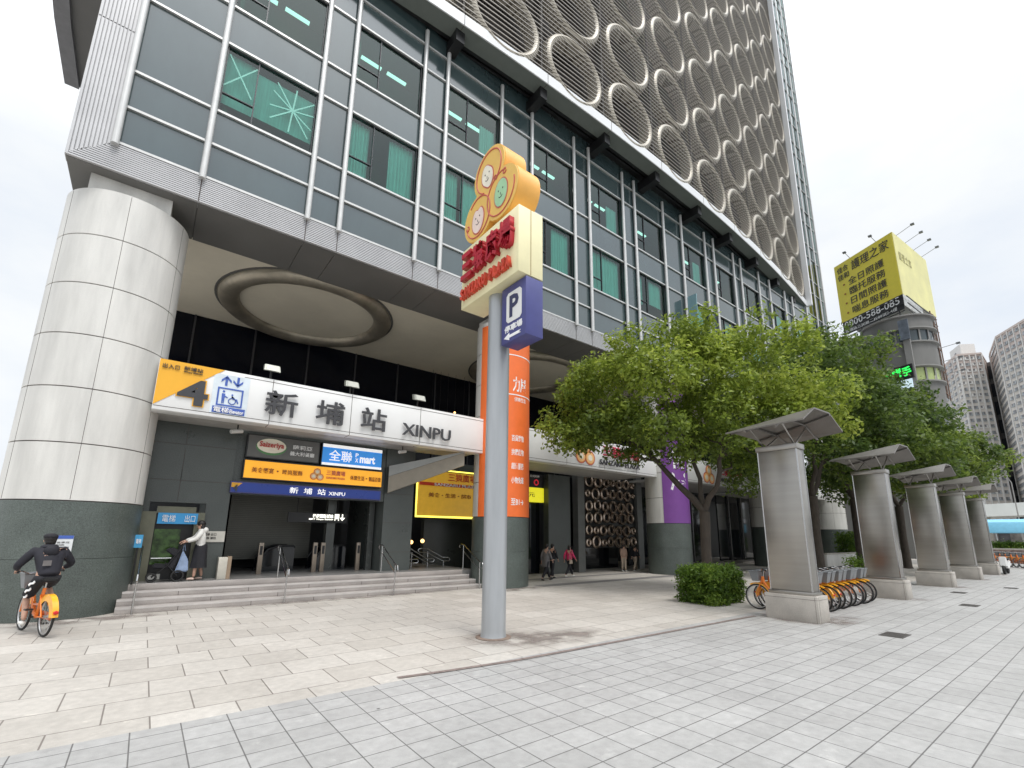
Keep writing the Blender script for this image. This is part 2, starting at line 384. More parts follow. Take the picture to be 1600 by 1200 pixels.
_r = _N.new('ShaderNodeMapRange'); _r.interpolation_type = 'SMOOTHSTEP'; _r.inputs['From Min'].default_value = 1; _r.inputs['From Max'].default_value = .25; _L.new(_l.outputs['Value'], _r.inputs['Value'])
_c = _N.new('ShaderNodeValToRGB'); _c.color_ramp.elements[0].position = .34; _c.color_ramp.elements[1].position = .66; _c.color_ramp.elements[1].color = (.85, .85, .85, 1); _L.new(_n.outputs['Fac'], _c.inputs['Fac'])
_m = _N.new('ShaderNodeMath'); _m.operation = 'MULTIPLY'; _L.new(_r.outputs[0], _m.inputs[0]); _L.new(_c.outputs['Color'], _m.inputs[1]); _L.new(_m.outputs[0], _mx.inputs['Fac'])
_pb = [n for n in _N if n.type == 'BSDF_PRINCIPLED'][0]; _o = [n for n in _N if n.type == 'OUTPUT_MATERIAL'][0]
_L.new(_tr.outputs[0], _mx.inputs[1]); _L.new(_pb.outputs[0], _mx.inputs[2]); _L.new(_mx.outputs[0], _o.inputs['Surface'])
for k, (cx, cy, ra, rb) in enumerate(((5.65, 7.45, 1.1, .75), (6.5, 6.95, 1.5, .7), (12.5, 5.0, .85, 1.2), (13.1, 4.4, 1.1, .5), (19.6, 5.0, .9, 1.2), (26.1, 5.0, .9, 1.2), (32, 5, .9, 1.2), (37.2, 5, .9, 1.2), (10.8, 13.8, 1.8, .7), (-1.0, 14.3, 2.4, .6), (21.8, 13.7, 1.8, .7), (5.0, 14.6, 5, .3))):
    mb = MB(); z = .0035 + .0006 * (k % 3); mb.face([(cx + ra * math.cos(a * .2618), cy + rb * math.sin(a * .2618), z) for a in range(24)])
    mb.build('stain_foot_shade', st, kind='structure')

# ================================================================== MAIN BUILDING
YF = 14.5
B = thing('glass_tower', 'tall grey and green glass tower with a louvred ring screen and round white columns', 'building', (20, 16, 0))
ZS = 10.92
MX = [-1.93, -.05, 2.73, 3.71, 6.4, 7.43, 10.21, 11.99, 14.78, 15.87, 18.6, 19.65, 22.42, 24.38, 27.13, 28.25, 30.96, 32.03, 34.86, 36.7, 39.5, 41.0, 44.1]
XL, XR = -2.77, 49.2
ROWS = [(11.75, 12.87), (12.87, 14.02), (14.02, 16.48), (16.48, 17.89), (17.89, 20.35), (20.35, 21.5), (21.5, 23.6)]
mbs = MB(); wide = []
for i in range(len(MX) - 1):
    x0, x1 = MX[i], MX[i + 1]; w = (x1 - x0) > 2.2
    for j, (z0, z1) in enumerate(ROWS):
        if w and j in (2, 4): wide.append((x0, x1, z0, z1, j))
        elif i == 0 and j in (2, 3):
            if j == 2: mbs.box((x0 + .02, YF, z0), (x1 - .02, YF + .06, ROWS[3][1]))
        else: mbs.box((x0 + .02, YF, z0 + .01), (x1 - .02, YF + .06, z1 - .01))
mbs.build('spandrel_panels', SPANDREL, B)
mb = MB()
for z in (11.74, 12.87, 14.02, 16.48, 17.89, 20.35, 21.5): mb.box((MX[0], YF - .07, z - .035), (44.1, YF - .002, z + .035))
mb.build('transom_rails', ALU, B)
for i, x in enumerate(MX):
    m_ = MB(); m_.tube([(x, YF - .12, 11.62), (x, YF - .12, 22.1)], .085, 12)
    m_.build('mullion', ALU, B)
rng = random.Random(3)
FRAME = mat('window_frame', (.05, .055, .06), .4, .3)
TAPE = mat('window_tape', (.2, .5, .42), .6)
OPEN = {(24.38, 2), (27.13, 2), (22.42, 4)}
for (x0, x1, z0, z1, j) in wide:
    xs = x0 + (x1 - x0) * (.34 if rng.random() < .85 else .38); zm = z0 + (z1 - z0) * .3
    f = MB(); y0, y1 = YF + .0, YF + .09; t = .035
    a, b, c, d = x0 + .085, x1 - .085, z0 + .04, z1 - .04
    f.box((a, y0, c), (a + t, y1, d)); f.box((b - t, y0, c), (b, y1, d)); f.box((a + t, y0, c), (b - t, y1, c + t)); f.box((a + t, y0, d - t), (b - t, y1, d))
    f.box((xs - t / 2, y0, c + t), (xs + t / 2, y1, d - t)); f.box((a + t, y0 + .01, zm - t / 2), (xs - t / 2, y1, zm + t / 2))
    wo = f.build('window', FRAME, B)
    g = MB(); yg = YF + .045
    for (p, q, r_, s_) in ((a + t, xs - t / 2, c + t, zm - t / 2), (a + t, xs - t / 2, zm + t / 2, d - t), (xs + t / 2, b - t, c + t, d - t)):
        g.face([(p, yg, r_), (q, yg, r_), (q, yg, s_), (p, yg, s_)])
    g.build('pane', GLASS, wo, recalc=False)
    k = rng.random()
    spans = []
    if j == 2:
        if x0 < 0: spans = [(a, xs, .25, 1), (xs, b, .27, .93)]
        elif x0 < 4: spans = [(a, xs - .05, .0, 1), (xs + (b - xs) * .42, b, 0, 1)]
        elif x0 < 8: spans = [(a, xs - .05, 0, 1), (xs + .1, b, 0, 1)]
        else: spans = [(a, xs, rng.choice((0, .3)), 1)] * (k < .85) + [(xs + (b - xs) * rng.choice((0, .0, .35)), b, rng.choice((0, 0, .25, .4)), 1)] * (k < .97 or k > .98)
    elif k < .5: spans = [(xs + (b - xs) * rng.choice((.1, .5)), b, 0, .75)]
    if spans:
        cu = MB()
        for (p, q, lo, hi) in spans:
            nn = 24; za, zb = z0 + (z1 - z0) * lo, z0 + (z1 - z0) * hi
            P = [(p + (q - p) * i / nn, YF + .32 + .035 * math.sin(i * 1.9) * (1 if x0 > 0 else .1)) for i in range(nn + 1)]
            for (xa, ya), (xb, yb) in zip(P, P[1:]): cu.face([(xa, ya, za), (xb, yb, za), (xb, yb, zb), (xa, ya, zb)])
        cu.build('curtain', CURT, wo)
    if x0 < 0 and j == 2:
        tp = MB(); yt = YF + .035
        def strip(x_0, z_0, x_1, z_1):
            dx, dz = x_1 - x_0, z_1 - z_0; l = math.hypot(dx, dz); nx, nz = -dz / l * .022, dx / l * .022
            tp.face([(x_0 - nx, yt, z_0 - nz), (x_1 - nx, yt, z_1 - nz), (x_1 + nx, yt, z_1 + nz), (x_0 + nx, yt, z_0 + nz)])
        cx, cz = (xs + b) / 2 + .2, (c + d) / 2 + .1
        for an in (12, 40, 85, 130, 152): 
            l = 1.0 if an in (40, 130) else .85
            strip(cx - l * math.cos(R(an)) * .8, cz - l * math.sin(R(an)), cx + l * math.cos(R(an)) * .8, cz + l * math.sin(R(an))); yt += .001
        cx, cz = (a + xs) / 2, (zm + d) / 2
        for an in (55, 120): strip(cx - .7 * math.cos(R(an)), cz - .7 * math.sin(R(an)), cx + .7 * math.cos(R(an)), cz + .7 * math.sin(R(an))); yt += .001
        tp.build('tape_cross', TAPE, wo)
    if (x0, j) in OPEN:
        oc = MB(); oc.box((a, YF - .75, zm + .1), (a + .06, YF - .12, d - .05)); oc.build('open_casement', mat('casement_glass', (.2, .34, .38), .08, var=.05), wo)
# rooms behind the glass: floors, partitions and a dim back wall
mb = MB(); mb.box((XL + .3, 16.6, 11.2), (48.6, 17, 74))
for z in (11.3, 16.9, 21.2): mb.box((XL + .3, YF + .12, z), (44.0, 16.55, z + .5))
for x in MX[1::2]: mb.box((x + .2, YF + .5, 11.9), (x + .32, 16.55, 16.8)); mb.box((x + .2, YF + .5, 17.5), (x + .32, 16.55, 21.1))
mb.build('room_interior', mat('room_wall', (.09, .2, .16), .8, var=.2, scale=.5), B)
LAMP = mat('office_light', (.8, .8, .78), .5, emit=(1, 1, .95), es=.9)
mb = MB()
for (x0, x1, z0, z1, j) in wide:
    if j == 4:
        for xx in (x0 + .45, x0 + 1.5): mb.box((xx, 15.3, 20.0), (xx + .8, 15.42, 20.06))
mb.build('ceiling_lights', LAMP, B)
# ribbed fascia below the glass and ribbed corner panel
mb = MB(); Z0, Z1 = ZS, 11.7
mb.box((XL, YF - .02, Z0), (49.2, YF + .3, Z1))
nr = 13; pit = (Z1 - Z0) / nr
for i in range(nr):
    z = Z0 + pit * (i + .12); xs = XL + (z - Z0) / (Z1 - Z0) * .84
    mb.box((xs, YF - .055, z), (49.2, YF - .018, z + pit * .62))
mb.build('ribbed_fascia', RIB, B)
mb = MB(); mb.box((XL, YF - .02, Z0 + .0), (MX[0] - .02, YF + .3, 75)) if False else mb.box((XL, YF - .02, Z1), (MX[0] - .02, YF + .3, 75))
for i in range(11):
    x = XL + .84 / 11 * (i + .15); zb = Z0 + (x - XL) / .84 * (Z1 - Z0) + .03
    for za, zt in ((zb, 15.15), (15.19, 19.3), (19.34, 23.5), (23.54, 40)): mb.box((x, YF - .055, za), (x + .05, YF - .018, zt))
mb.build('ribbed_corner', RIB, B)
mb = MB(); mb.box((XL + .02, YF + .3, ZS + .03), (XL + .28, 42, 75)); mb.build('side_wall', mat('side_panel', (.3, .3, .31), .5, var=.1), B)
mb = MB()
for x in MX[1::1]: mb.box((x - .012, YF - .0605, Z0 + .004), (x + .012, YF - .0555, Z1 - .01))
mb.build('fascia_joints', GROOVE, B)
# overhang: dark soffit strip, beige ceiling with a metal ring, dark mezzanine glazing
mb = MB(); X0 = XL
sj = [XL + .01] + [m for m in MX[1:]] + [49.19]
for a, b in zip(sj, sj[1:]): mb.box((a + .008, YF + .02, ZS - .02), (b - .008, 16.62, ZS + .04))
mb.box((XL + .01, YF + .04, ZS + .041), (49.19, 16.6, ZS + .3)); mb.build('soffit_strip', SOFFIT, B)
mb = MB(); mb.box((XL + .3, 16.62, 11.22), (49.1, 24.3, 11.32)); mb.build('ceiling', CEIL, B)
RC = (4.35, 20.15)
for cx in (RC[0], 16.5, 28.0, 39.5):
    mb = MB(); prof = []
    for i in range(13):
        a = R(180 + 180 * i / 12); prof.append((3.0 + .38 * math.cos(a), 11.21 + .3 * math.sin(a)))
    mb.lathe([(p, z) for p, z in prof], (cx, RC[1], 0), 72, capt=False); mb.build('ceiling_ring', BRONZE, B)
    mb = MB(); mb.lathe([(3.48, 11.215), (3.48, 11.19), (3.4, 11.19)], (cx, RC[1], 0), 72, capt=False); mb.build('ring_edge_strip', SOFFIT, B)  # narrow dark strip round the ceiling ring
mb = MB(); mb.box((XL + .3, 23.6, 5.2), (49.1, 23.7, 11.21)); mb.build('mezzanine_glazing', mat('mezzanine_glass', (.006, .007, .012), .12, spec=.15), B)
each('mezzanine_mullion', mat('dark_mullion', (.035, .035, .04), .4), B, [((XL + .9 + k * 2.35, 23.5, 5.3), (XL + .97 + k * 2.35, 23.59, 11.2)) for k in range(22)])
WARM = mat('warm_lamp', (1, .7, .35), .4, emit=(1, .55, .2), es=3)
for (x, z) in ((11.9, 8.6), (12.9, 8.4), (13.4, 8.9), (12.4, 8.2), (14.0, 8.1)):
    mb = MB(); mb.ball((x, 23.1, z), .07, 1); pl = mb.build('pendant_lamp', WARM, B); mb = MB(); mb.tube([(x, 23.1, z + .06), (x, 23.1, 11.2)], .008, 5); mb.build('cord', BLACK, pl)
# columns: stone courses on a dark granite base, square neck above
COLS = [(-1.45, 15.86, 1.33), (10.98, 15.06, 1.10), (22.1, 15.0, 1.12), (33.85, 15.0, 1.1), (45.2, 15.0, 1.13)]
for (cx, cy, r) in COLS:
    zz = [2.57 + (10.44 - 2.57) * k / 6 for k in range(7)]
    mb = MB()
    for a, b in zip(zz, zz[1:]):
        mb.lathe([(r - .03, a + .008), (r, a + .014), (r, b - .014), (r - .03, b - .008)], (cx, cy, 0), 64)
    mb.box((cx - .64 * r, cy - .75 * r, 10.3), (cx + .64 * r, cy + .75 * r, ZS - .021))
    co = mb.build('column', CLAD, B)
    mb = MB(); mb.lathe([(r - .025, 0.0), (r - .025, 10.43)], (cx, cy, 0), 64)
    for k in range(6):
        a = 2 * math.pi * k / 6 + .55
        mb.tube([(cx + (r - .003) * math.cos(a), cy + (r - .003) * math.sin(a), 2.6), (cx + (r - .003) * math.cos(a), cy + (r - .003) * math.sin(a), 10.4)], .0065, 4)
    mb.build('joint_core', GROOVE, co)
    mb = MB()
    for a, b in ((0, 1.28), (1.286, 2.555)): mb.lathe([(r + .006, a), (r + .012, a + .006), (r + .012, b - .006), (r + .006, b)], (cx, cy, 0), 64)
    mb.build('granite_base', GRANITE, co)

# ---- projecting louvre screen on a shallow arc
SAG, CHORD = 1.42, 47.4
RAD = ((CHORD / 2) ** 2 + SAG ** 2) / (2 * SAG); XC = 20.6; YC = 14.35 - SAG + RAD
def yarc(x): return YC - math.sqrt(RAD ** 2 - (x - XC) ** 2)
NS = 46; XA, XB = -3.0, 44.2
XS = [XA + (XB - XA) * i / NS for i in range(NS + 1)]
def arc_band(mb, d0, d1, z0, z1, xs=XS):
    """box band following the arc between depths d0 < d1 behind its face"""
    A = [[mb.bm.verts.new((x, yarc(x) + d, z)) for (d, z) in ((d0, z0), (d1, z0), (d1, z1), (d0, z1))] for x in xs]
    for p, q in zip(A, A[1:]):
        for k in range(4): mb.bm.faces.new((p[k], p[(k + 1) % 4], q[(k + 1) % 4], q[k]))
    mb.bm.faces.new(A[0][::-1]); mb.bm.faces.new(A[-1])
ZC0, ZC1 = 22.3, 22.84
mb = MB(); arc_band(mb, 0, .05, ZC0, ZC1); mb.build('edge_fascia', FASCIA_W, B)
mb = MB(); arc_band(mb, .05, .78, ZC0 + .02, ZC0 + .1); mb.build('fascia_soffit', mat('fascia_under', (.17, .19, .175), .5, var=.06), B)
mb = MB(); arc_band(mb, .78, 1.0, ZC0 + .12, ZC0 + .3); arc_band(mb, 1.1, 1.2, ZC0 + .12, ZC0 + .3)
mb.build('soffit_rails', BLACK, B)
JX = [3.2, 7.53, 11.89, 16.14, 20.38, 24.83, 28.95, 33.2, 37.45, 41.5]
mb = MB()
for x in JX: mb.box((x - .012, yarc(x) - .004, ZC0 + .003), (x + .012, yarc(x) + .002, ZC1 - .003)); mb.box((x - .012, yarc(x) + .06, ZC0 + .014), (x + .012, yarc(x) + .77, ZC0 + .018))
mb.build('fascia_joint', GROOVE, B)
for x in JX:
    mb = MB(); mb.box((x - .2, yarc(x) + .3, 21.75), (x + .2, YF - .02, ZC0 + .01)); mb.build('bracket', BLACK, B)
mb = MB()
A = [(x, yarc(x) + .6, ZC0 + .32) for x in XS] + [(XB, YF + .1, ZC0 + .32), (XA, YF + .1, ZC0 + .32)]
mb.prism(A, (0, 0, .1)); mb.build('screen_floor', BLACK, B)
LOUV = mat('louvre_metal', (.21, .19, .165), .45, .3, var=.12, scale=.3)
mb = MB(); z = 23.0
while z < 66: arc_band(mb, .02, .055, z, z + .056, XS[::2]); z += .262
mb.build('louvre_screen', LOUV, B)
RPER = mat('perforated_ring', (.46, .42, .35), .45, .15, var=.14, scale=1.2, fine=.12, fscale=30)
_t = RPER.node_tree; _p = [n for n in _t.nodes if n.type == 'BSDF_PRINCIPLED'][0]; _l = _p.inputs['Base Color'].links[0].from_socket   # rows of perforations
_g = _t.nodes.new('ShaderNodeNewGeometry'); _s = _t.nodes.new('ShaderNodeSeparateXYZ'); _t.links.new(_g.outputs['Position'], _s.inputs[0])
_m = _t.nodes.new('ShaderNodeMath'); _m.operation = 'MULTIPLY'; _m.inputs[1].default_value = 1 / .131; _t.links.new(_s.outputs['Z'], _m.inputs[0])
_f = _t.nodes.new('ShaderNodeMath'); _f.operation = 'FRACT'; _t.links.new(_m.outputs[0], _f.inputs[0])
_c = _t.nodes.new('ShaderNodeValToRGB'); _c.color_ramp.interpolation = 'CONSTANT'; _c.color_ramp.elements[0].color = (.3, .28, .25, 1); _c.color_ramp.elements[1].position = .3; _c.color_ramp.elements[1].color = (1, 1, 1, 1); _t.links.new(_f.outputs[0], _c.inputs['Fac'])
_x = _t.nodes.new('ShaderNodeMix'); _x.data_type = 'RGBA'; _x.blend_type = 'MULTIPLY'; _x.inputs['Factor'].default_value = 1; _t.links.new(_l, _x.inputs['A']); _t.links.new(_c.outputs['Color'], _x.inputs['B']); _t.links.new(_x.outputs['Result'], _p.inputs['Base Color'])
rx = [9.6 - 8.2, 9.6 - 4.1, 9.6, 13.7, 17.85, 22.05, 26.2, 30.2, 34.25, 38.3, 42.1]
rm = None
for x in rx:
    for k in range(8):
        zc = 24.3 + 4.02 * k; y = yarc(x) + .27
        sl = (x - XC) / RAD
        if rm is None:
            mb = MB(); prof = [(1.42, -.35), (1.46, .1), (1.54, .24), (1.68, .3), (1.82, .24), (1.9, .1), (1.93, -.35)]
            n = 48; rings = []
            for (rr, dd) in prof: rings.append([mb.bm.verts.new((rr * math.cos(2 * math.pi * i / n), -dd, rr * math.sin(2 * math.pi * i / n))) for i in range(n)])
            for P, Q in zip(rings, rings[1:]):
                for i in range(n):
                    f = mb.bm.faces.new((P[i], P[(i + 1) % n], Q[(i + 1) % n], Q[i])); f.smooth = True
            o = mb.build('ring_ornament', RPER); rm = o.data; rm.name = 'ring_ornament'; bpy.data.objects.remove(o)
        o = bpy.data.objects.new('ring_ornament', rm); COL.objects.link(o); o.parent = B
        o.location = Vector((x, y, zc)) - B.location; o.rotation_euler = (0, 0, math.atan(sl))
mb = MB(); arc_band(mb, .95, 1.0, 22.8, 66, XS[::2]); mb.build('screen_backing', mat('screen_backing', (.035, .03, .028), .6, var=.7, scale=.35, spec=.3), B)
mb = MB()
for x in rx[:-1]: mb.box((x + 2.0, yarc(x + 2.05) + .16, 22.9), (x + 2.1, yarc(x + 2.05) + .26, 66))
mb.build('screen_posts', mat('screen_post', (.12, .11, .1), .5), B)
# glazed end bay rising beside the screen
mb = MB(); mb.box((44.2, 13.95, 22.3), (44.45, YF + .1, 75)); mb.build('end_strip', FASCIA_W, B)
mb = MB()
z = 11.75; k = 0; zs = []
while z < 74: zs.append(z); z += (1.2, 1.2, 2.46, 1.41)[k % 4] if k < 2 else ((2.46, 1.41)[k % 2]); k += 1
for z in zs: mb.box((44.46, YF - .05, z - .03), (49.2, YF - .003, z + .03))
for x in (46.6, 48.0): mb.tube([(x, YF - .1, 11.6), (x, YF - .1, 74)], .07, 8)
mb.box((49.1, YF - .12, 11.6), (49.26, YF + .02, 74)); mb.build('end_bay_frame', ALU, B)
mb = MB()
for a, b in zip(zs, zs[1:]):
    for xa, xb in ((44.46, 46.55), (46.65, 47.95), (48.05, 49.1)):
        t_ = rng.uniform(-.012, .012); mb.face([(xa, YF + .02 + t_, a + .03), (xb, YF + .02 - t_, a + .03), (xb, YF + .02 - t_, b - .03), (xa, YF + .02 + t_, b - .03)])
mb.build('end_bay_glazing', GLASS_T, B, recalc=False)
mb = MB(); mb.box((44.46, 15.3, 11.4), (48.98, 15.4, 74)); mb.build('end_bay_backing', mat('bay_backing', (.22, .25, .25), .7, var=.3, scale=.3), B)
mb = MB(); mb.box((49.0, YF + .06, 11.3), (49.2, 40, 74)); mb.build('far_side_wall', SPANDREL, B)
# the same kind of screen round the corner, seen as a dark overhang
mb = MB(); mb.prism([(-2.8, 15.2, 22.5), (-4.6, 15.6, 22.5), (-5.5, 20, 22.5), (-5.72, 27.15, 22.5), (-5.3, 27.25, 22.5), (-2.8, 27.25, 22.5)], (0, 0, .2)); mb.build('side_overhang', SOFFIT, B)
mb = MB()
P = [(-4.6, 15.6), (-5.1, 17.5), (-5.5, 20), (-5.68, 23.5), (-5.72, 27.15)]
for (xa, ya), (xb, yb) in zip(P, P[1:]): mb.prism([(xa, ya, 22.3), (xb, yb, 22.3), (xb + .5, yb, 22.3), (xa + .5, ya, 22.3)], (0, 0, .19))
mb.build('side_edge_fascia', mat('side_fascia', (.2, .2, .21), .5), B)
mb = MB(); mb.prism([(-2.9, 15.7, 22.71), (-4.5, 15.9, 22.71), (-5.4, 20, 22.71), (-5.6, 27.1, 22.71), (-2.9, 27.1, 22.71)], (0, 0, 40)); mb.build('side_screen', mat('side_screen', (.06, .06, .075), .5, var=.3, scale=.4), B)
# ground floor walls, station hall and shops under the overhang
mb = MB(); mb.box((-2.7, 24.4, 0), (49.1, 24.8, 11.3)); mb.build('back_wall', DARK, B)
mb = MB(); mb.box((-2.7, 15.61, -.02), (10.2, 24.35, .6)); mb.build('hall_floor', mat('hall_floor', (.2, .195, .19), .35, var=.1), B)
mb = MB()
mb.box((-2.0, 16.5, .6), (.02, 16.9, 5.55)); mb.box((.02, 16.5, 2.72), (1.33, 16.9, 5.55)); mb.box((1.33, 16.5, .6), (1.9, 16.9, 5.55))
mb.box((1.9, 16.55, 3.05), (6.75, 16.9, 5.55)); mb.box((6.75, 16.5, .6), (7.9, 20.2, 5.55)); mb.box((1.5, 16.91, .6), (1.9, 21, 4.4))
mb.build('granite_wall', GRANITE_WALL, B)
each('granite_joint', GROOVE, B, [((x0, 16.494, z), (x1, 16.499, z + .012)) for z in (1.25, 2.3, 3.35, 4.4) for x0, x1 in ((-.6, 1.9), (6.75, 7.9)) if z > 2.5 or x0 > 0] + [((.62, 16.493, z0), (.632, 16.4985, z0 + .9)) for z0 in (2.75, 3.38, 4.43)])
mb = MB(); mb.box((-2.0, 15.32, 5.02), (9.86, 16.48, 5.12)); mb.build('entrance_soffit', mat('entrance_soffit', (.42, .41, .39), .5), B)
mb = MB()
mb.box((1.9, 21.0, .6), (6.75, 21.1, 4.4)); mb.box((1.95, 16.95, 3.6), (6.7, 21.0, 3.7)); mb.build('hall_lining', DARK, B)
mb = MB()
for k in range(36): mb.box((2.35, 19.93 + .012 * (k % 2), .95 + k * .068), (5.2, 20.0, .95 + k * .068 + .06))
mb.build('roller_shutter', mat('shutter', (.155, .155, .135), .45, .3, var=.08), B)
each('hall_post', mat('hall_post', (.09, .095, .09), .25, .3), B, [((5.3, 18.2, .6), (5.6, 18.5, 3.6)), ((6.5, 17.2, .6), (6.7, 17.4, 3.6))])
TUBE = mat('tube_light', (.9, .9, .9), .5, emit=(1, 1, 1), es=3.0)
for (x, y) in ((3.2, 17.6), (4.2, 17.6), (5.2, 17.6)):
    mb = MB(); mb.box((x, y, 3.52), (x + .12, y + .25, 3.56)); mb.build('hall_light', TUBE, B)
# shop fronts right of the second column
each('shop_wall', GRANITE_WALL, B, [((16.08, 17.9, 0), (17.62, 18.3, 5.0)), ((10.3, 20.2, 0), (16.0, 20.5, 5.4)), ((17.62, 18.6, 0), (18.3, 18.8, 5.1))])
each('door_jamb', mat('jamb_metal', (.17, .175, .17), .4, .2, var=.1), B, [((18.3, 18.0, 0), (18.82, 18.4, 5.15)), ((23.4, 18.0, 0), (23.9, 18.4, 5.5))])
each('shop_glazing', DARKGLASS, B, [((18.84, 19.6, 0), (23.38, 19.7, 5.4)), ((24, 19.3, .1), (33, 19.4, 5.4)), ((35, 19.3, .1), (44.6, 19.4, 5.4)), ((12.3, 18.6, 0), (16.06, 18.65, 4.0))])
SHM = mat('shop_mullion', (.2, .2, .2), .3, .6)
each('shop_mullion', SHM, B, [((x, 19.15, .1), (x + .09, 19.29, 5.3)) for x in (24.6, 26.4, 27.6, 29.4, 31.2, 36.5, 38.5, 40.5)])
for x in (17.7, 17.85, 18.02, 18.17): mb = MB(); mb.tube([(x, 18.52, 0), (x, 18.52, 5.0)], .03, 8); mb.build('pipe', SHM, B)
each('arcade_soffit', mat('arcade_soffit', (.5, .49, .47), .5), B, [((11.9, 15.32, 5.1), (21.4, 18.0, 5.2)), ((23.0, 15.32, 5.1), (33, 19.3, 5.2)), ((34.6, 15.32, 5.1), (44.5, 19.3, 5.2))])
each('arcade_step', STEP, B, [((24, 17.6, 0), (33, 19.1, .14)), ((35, 17.6, 0), (44.5, 19.1, .14))])

# ---- pierced screen of metal rings over the dark doorway
T = thing('ring_panel', 'black panel of small shiny metal rings over a dark doorway behind the plaza', 'metal screen', (21.1, 18.05, 1.25))
mb = MB(); mb.box((18.84, 18.2, 1.25), (23.38, 18.3, 5.45)); mb.build('backing', BLACK, T)
RG = random.Random(5); zz = 1.55; COPPER = mat('copper_ring', (.42, .34, .28), .25, .9, var=.3, scale=1.2)
for row in range(6):
    xx = 18.95; row_h = (.66, .7, .64, .7, .66, .6)[row]
    while xx < 23.2:
        rr = min(RG.choice((.36, .33, .37, .3, .24)), (23.36 - xx) / 2)
        if rr > .14:
            mb = MB(); mb.ring((xx + rr, 18.13, zz + RG.uniform(-.03, .03)), rr - .09, .085, 'Y', 28, 8); mb.build('ring', COPPER, T)
        xx += 2 * rr + .03
    zz += row_h

# ================================================================== STEPS AND RAILS
T = thing('entrance_steps', 'four wide stone steps with pale nosings between two round columns', 'steps', (4.7, 15.2, 0))
for k in range(4):
    mb = MB(); y0 = 14.72 + .3 * k; x1 = 10.0 - .12 * k
    mb.box((-.3, y0, .15 * k), (x1, 15.6, .15 * k + .15), .008); mb.build('step', STEP, T)
    mb = MB(); mb.box((-.3, y0 - .004, .15 * k + .105), (x1, y0 + .03, .15 * k + .154)); mb.build('nosing', mat('nosing', (.55, .52, .5), .4, .2), T)
mb = MB()
for k in range(4):
    for q in range(6): x = .9 + q * 1.6 + (.7 if k % 2 else 0); mb.box((x, 14.716 + .3 * k, .15 * k + .002), (x + .012, 14.7195 + .3 * k, .15 * k + .104))
mb.build('step_joints', GROOVE, T)
def stair_rail(x, lab):
    T = thing('stair_handrail', lab, 'handrail', (x, 15.2, 0), 'stainless handrails on the entrance steps')
    r = .022
    mb = MB(); mb.tube([(x, 14.45, .72), (x, 14.38, .78), (x, 14.42, .9), (x, 14.6, .93), (x, 15.75, 1.52), (x, 16.0, 1.52), (x, 16.05, 1.44), (x, 16.0, 1.38)], r, 10); mb.build('rail', STEEL_RAIL, T)
    mb = MB(); mb.tube([(x, 14.62, .68), (x, 15.75, 1.27)], r * .8, 8); mb.build('lower_rail', STEEL_RAIL, T)
    for (y, z0, z1) in ((14.6, 0, .93), (15.75, .6, 1.52)):
        mb = MB(); mb.tube([(x, y, z0), (x, y, z1)], r, 10); mb.build('post', STEEL_RAIL, T)
stair_rail(.02, 'steel stair handrail hugging the big left column beside the lift')
stair_rail(3.3, 'free standing steel stair handrail in front of the roller shutter')
stair_rail(6.5, 'free standing steel stair handrail in front of the right granite pier')
stair_rail(9.75, 'steel stair handrail close beside the orange bannered column')
def zig_rail(x0, x1, y, lab):
    T = thing('ramp_handrail', lab, 'handrail', ((x0 + x1) / 2, y, .6), 'looped handrails at the shop entrance')
    top = [(x0 + .08, y, 1.32), (x0, y, 1.25), (x0 + .08, y, 1.17)]
    mb = MB(); mb.tube([(x0 + .1, y, 1.17), (x0, y, 1.19), (x0 - .04, y, 1.25), (x0, y, 1.31), (x0 + .1, y, 1.33), (x0 + .35, y, 1.33), (x1 - .35, y, .95), (x1 - .05, y, .95), (x1, y, .88), (x1 - .05, y, .81), (x1 - .35, y, .81), (x0 + .35, y, 1.17)], .022, 8, closed=True)
    mb.build('rail', STEEL_RAIL, T)
    for x, z in ((x0 + .4, 1.2), (x1 - .3, .82)):
        mb = MB(); mb.tube([(x, y, .6), (x, y, z)], .02, 8); mb.build('post', STEEL_RAIL, T)
zig_rail(7.15, 8.5, 17.0, 'looped steel handrail nearest the granite pier, left of three')
zig_rail(8.0, 9.4, 17.4, 'looped steel handrail in the middle of three below the yellow sign')
zig_rail(8.9, 10.35, 17.8, 'looped steel handrail beside the orange bannered column, right of three')

# ================================================================== SIGN BANDS BETWEEN THE COLUMNS
YB = 14.8; ZB0, ZB1 = 4.98, 6.34
def band(x0, x1, label, joints):
    T = thing('sign_fascia', label, 'sign band', ((x0 + x1) / 2, YB + .25, ZB0))
    mb = MB(); mb.box((x0, YB, ZB0), (x1, YB + .5, ZB1), .006); mb.build('panel', WHITE, T)
    mb = MB()
    for x in joints: mb.box((x - .008, YB - .003, ZB0 + .012), (x + .008, YB + .004, ZB1 - .01)); mb.box((x - .008, YB + .01, ZB0 - .003), (x + .008, YB + .49, ZB0 + .003))
    mb.box((x0 + (1.95 if x0 < 0 else .02), YB - .004, ZB1 - .1), (x1 - .01, YB + .003, ZB1 - .085)); mb.box((x0 + .02, YB - .004, ZB0 + .09), (x1 - .01, YB + .003, ZB0 + .105))
    mb.build('panel_joints', GROOVE, T); return T
T = band(-.28, 9.9, 'white fascia with the station name and a yellow exit number over the steps', (2.42, 4.75, 7.2))
